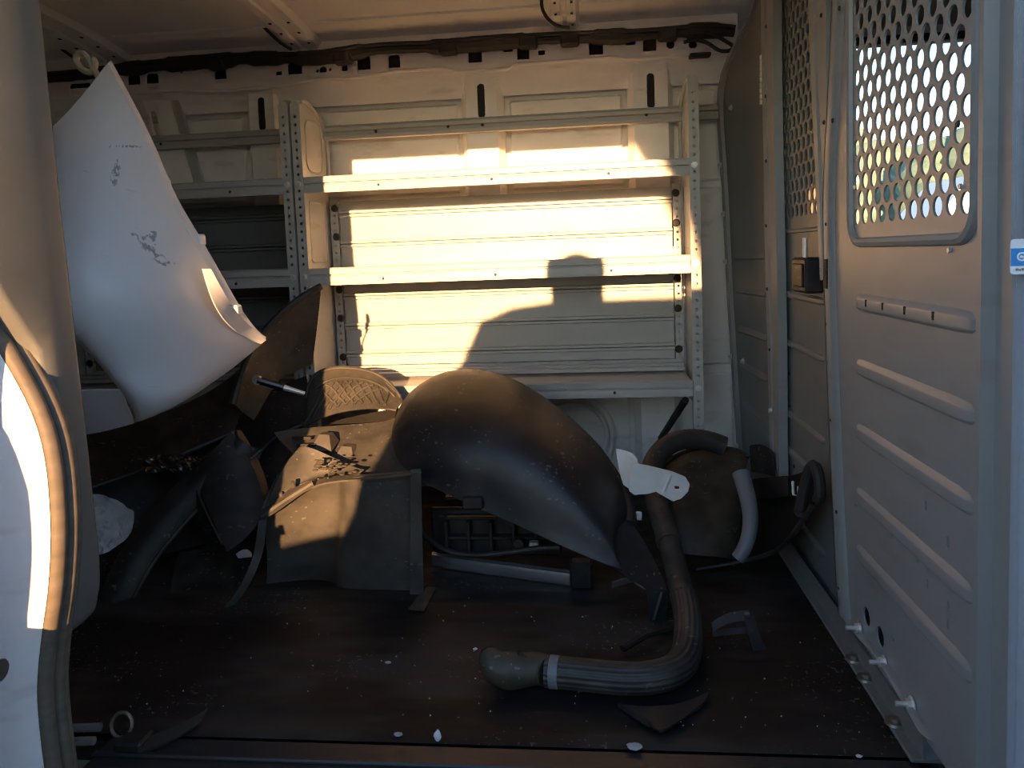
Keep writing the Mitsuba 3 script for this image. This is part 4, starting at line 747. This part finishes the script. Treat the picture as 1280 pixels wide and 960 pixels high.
# ================================================================== outside
gz = -.38
k = obj('ground', bx(-60, 60, -60, 14, gz - .2, gz), 'ground_asphalt'); tag(k, 'paved ground outside the van', 'ground', kind='structure')
k = obj('field', bx(-60, 120, 14, 120, gz - .2, gz + .01), 'grass'); tag(k, 'grassy field beyond the cab window', 'field', kind='structure')
def tree(x, y, h, w, i, lab):
    t = numbered('tree'); tag(t, lab, 'tree')
    obj('trunk', tube([(x, y, gz), (x + .1, y, gz + h * .4)], [.25, .15], 8), 'bark', t)
    ms = []
    for k in range(14):
        m = trimesh.creation.icosphere(subdivisions=2, radius=1); m.vertices *= (1 + .35 * (meshkit.fbm(m.vertices * 2.5 + i * 9 + k, 3) - .5))[:, None]
        m.apply_scale((w * random.uniform(.3, .5), w * random.uniform(.3, .5), h * random.uniform(.15, .28))); m.apply_translation((x + random.uniform(-.4, .4) * w, y + random.uniform(-.3, .3) * w, gz + h * random.uniform(.25, .8))); ms.append(m)
    obj('crown', cat_(ms), 'leaves', t, smooth=60)
for i, (x, y, h, w) in enumerate(((11, 40, 7.2, 4.6), (16.4, 47, 8.6, 4.8), (19.5, 40, 6.8, 4.6), (26.5, 47, 8.2, 5.0), (28.5, 40, 6.6, 4.4))): tree(x, y, h, w, i, ('second', 'third', 'fourth', 'fifth', 'first')[i] + ' from the left of the leafy trees seen through the bulkhead window')
vx = obj('parked_van__body', hull([(5.3, 12.2, gz + .4), (10.2, 12.2, gz + .4), (5.3, 12.2, gz + 1.5), (5.9, 12.4, gz + 2.25), (10.0, 12.4, gz + 2.3), (10.2, 12.2, gz + 1.6), (5.3, 14, gz + .4), (10.2, 14, gz + .4), (5.9, 13.8, gz + 2.25), (10, 13.8, gz + 2.3), (5.3, 14, gz + 1.5), (10.2, 14, gz + 1.6)]), 'van_paint', smooth=False)
tag('parked_van', 'pale blue parked van seen through the perforated bulkhead window', 'van')
for xx in (6.3, 9.2): obj('wheel', cyl((xx, 12.2, gz + .34), (0, 1, 0), .34, .25, 24), 'rubber', 'parked_van')
for x0 in (6.1, 7.4, 8.7): obj('side_window', bx(x0, x0 + 1.1, 12.15, 12.3, gz + 1.5, gz + 2.0, .02), 'tinted', 'parked_van')

# the car parked behind the photographer and the photographer, known from their shadows, and an added leaning trunk
cp = [(-2.5, -.05), (-2.55, .2), (-2.4, .50), (-1.6, .585), (-.93, .635), (-.70, .685), (-.665, .75), (-.60, .98), (-.48, 1.217), (-.422, 1.335), (-.30, 1.385), (-.14, 1.405), (.8, 1.41), (1.5, 1.38), (1.85, 1.25), (2.0, .75), (2.05, -.02), (1.7, -.12), (-2.2, -.12)]
obj('body', ext(Polygon(cp).buffer(-.03).buffer(.03), 1.8, 'y', -3.0), 'car_paint', 'parked_car')
tag('parked_car', 'dark parked car outside, known from its shadow on the shelving', 'car')
for xx in (-1.75, 1.15):
    for yy in (-1.32, -2.88): obj('wheel', cat_([cyl((xx, yy, gz + .33), (0, 1, 0), .33, .22, 28)]), 'rubber', 'parked_car')
obj('side_window', ext(Polygon([(-.50, .80), (-.36, 1.28), (.3, 1.31), (.3, .80)]), .02, 'y', -1.215), 'tinted', 'parked_car'); obj('side_window', ext(Polygon([(.38, .80), (.38, 1.31), (1.4, 1.27), (1.6, .80)]), .02, 'y', -1.215), 'tinted', 'parked_car')
k = obj('added_trunk', tube(curve([(.95, -3.3, gz), (.80, -3.3, .6), (.66, -3.3, 1.5), (.552, -3.3, 1.915), (.505, -3.3, 2.10), (.405, -3.3, 2.32), (.12, -3.3, 2.8), (-.3, -3.3, 3.4)], 36), .20, 14), 'bark'); tag(k, 'leaning trunk added outside to cast the shadow edge on the shelving', 'tree')  # trunk added to block the sun; what really casts this edge is unseen

def limbs(chains, length=.02, it=12):
    """one continuous body: hulls of neighbouring spheres, joined, refined and smoothed"""
    tot = None
    for ch in chains:
        for (a, ra), (b, rb) in zip(ch, ch[1:]):
            h = m3.Manifold.batch_hull([m3.Manifold.sphere(ra, 20).translate(tuple(map(float, a))), m3.Manifold.sphere(rb, 20).translate(tuple(map(float, b)))])
            tot = h if tot is None else tot + h
    mm = tot.refine_to_length(length).to_mesh(); t = trimesh.Trimesh(mm.vert_properties[:, :3], mm.tri_verts); trimesh.smoothing.filter_taubin(t, iterations=it); return t
hx, hy = -.045, -.40
hd = np.array((hx, hy + .02, 1.322))
Hk = 1.826 / 1.70
def bz(h): return gz + h * Hk
body = limbs([[((hx - .09, hy, bz(.85)), .095), ((hx - .05, hy, bz(.95)), .12)], [((hx + .09, hy, bz(.85)), .095), ((hx + .05, hy, bz(.95)), .12)],
              [((hx, hy, bz(.95)), .145), ((hx, hy - .01, bz(1.12)), .135), ((hx, hy, bz(1.28)), .15), ((hx, hy, bz(1.36)), .09)], [((hx - .17, hy, bz(1.34)), .07), ((hx + .17, hy, bz(1.34)), .07)],
              [((hx - .19, hy, bz(1.34)), .06), ((hx - .28, hy + .08, bz(1.10)), .046), ((hx - .088, -.06, .875), .028)], [((hx + .19, hy, bz(1.34)), .06), ((hx + .28, hy + .08, bz(1.10)), .046), ((hx + .088, -.06, .875), .028)]])
tag('person', 'person in a navy jacket holding up a phone, known from the shadow on the shelving', 'person')
pr_ = obj('jacket', body, 'cloth_navy', 'person', smooth=True)
head = limbs([[((hx, hy, bz(1.38)), .055), ((hx, hy + .01, bz(1.50)), .055)], [(hd + (0, -.01, .03), .088), (hd + (0, .012, -.02), .070), (hd + (0, .035, -.065), .038)], [(hd + (0, .085, -.005), .010), (hd + (0, .098, -.022), .013)], [(hd + (-.083, -.01, -.01), .016), (hd + (-.085, -.01, .012), .018)], [(hd + (.083, -.01, -.01), .016), (hd + (.085, -.01, .012), .018)]], .012, 8)
obj('head', head, 'skin', 'person', smooth=True)
obj('hair', limbs([[(hd + (0, -.02, .036), .094), (hd + (0, -.04, .0), .088)], [(hd + (-.014, -.035, .03), .088), (hd + (-.016, -.035, -.075), .082)], [(hd + (.014, -.035, .03), .088), (hd + (.016, -.035, -.075), .082)]], .015, 4), 'hair', 'person', smooth=True)
for s in (-1, 1):
    obj('eye', trimesh.creation.icosphere(subdivisions=2, radius=.011).apply_translation(hd + (s * .031, .066, .008)), 'chip_white', 'person', smooth=True)
    pal = np.array((hx + s * .084, -.045, .895)); ch = [[((hx + s * .088, -.06, .875), .024), (pal, .020), ((hx + s * .080, -.032, .925), .016)]]
    for j in range(4):
        z0 = .885 + j * .017; L = (.9, 1, .95, .8)[3 - j]
        ch.append([((hx + s * .084, -.036, z0), .010), ((hx + s * .085, -.024 * L, z0 + .003), .009), ((hx + s * .076, -.016, z0 + .004), .008)])
    ch.append([((hx + s * .082, -.05, .91), .011), ((hx + s * .065, -.048, .93), .009), ((hx + s * .05, -.044, .935), .008)])
    obj('hand', limbs(ch, .004, 6), 'skin', 'person', smooth=True)
    obj('trouser_leg', limbs([[((hx + s * .10, hy, gz + .07), .055), ((hx + s * .10, hy, bz(.45)), .068), ((hx + s * .09, hy, bz(.84)), .098), ((hx + s * .05, hy, bz(.92)), .125)]]), 'cloth_denim', 'person', smooth=True)
    obj('shoe', bx(hx + s * .10 - .045, hx + s * .10 + .045, hy - .08, hy + .18, gz, gz + .08, .03), 'rubber', 'person')
ph = obj('phone', bx(-.123, .033, -.034, -.026, .873, .947, .004), 'gloss_black'); tag(ph, 'black phone held up by the photographer', 'phone')
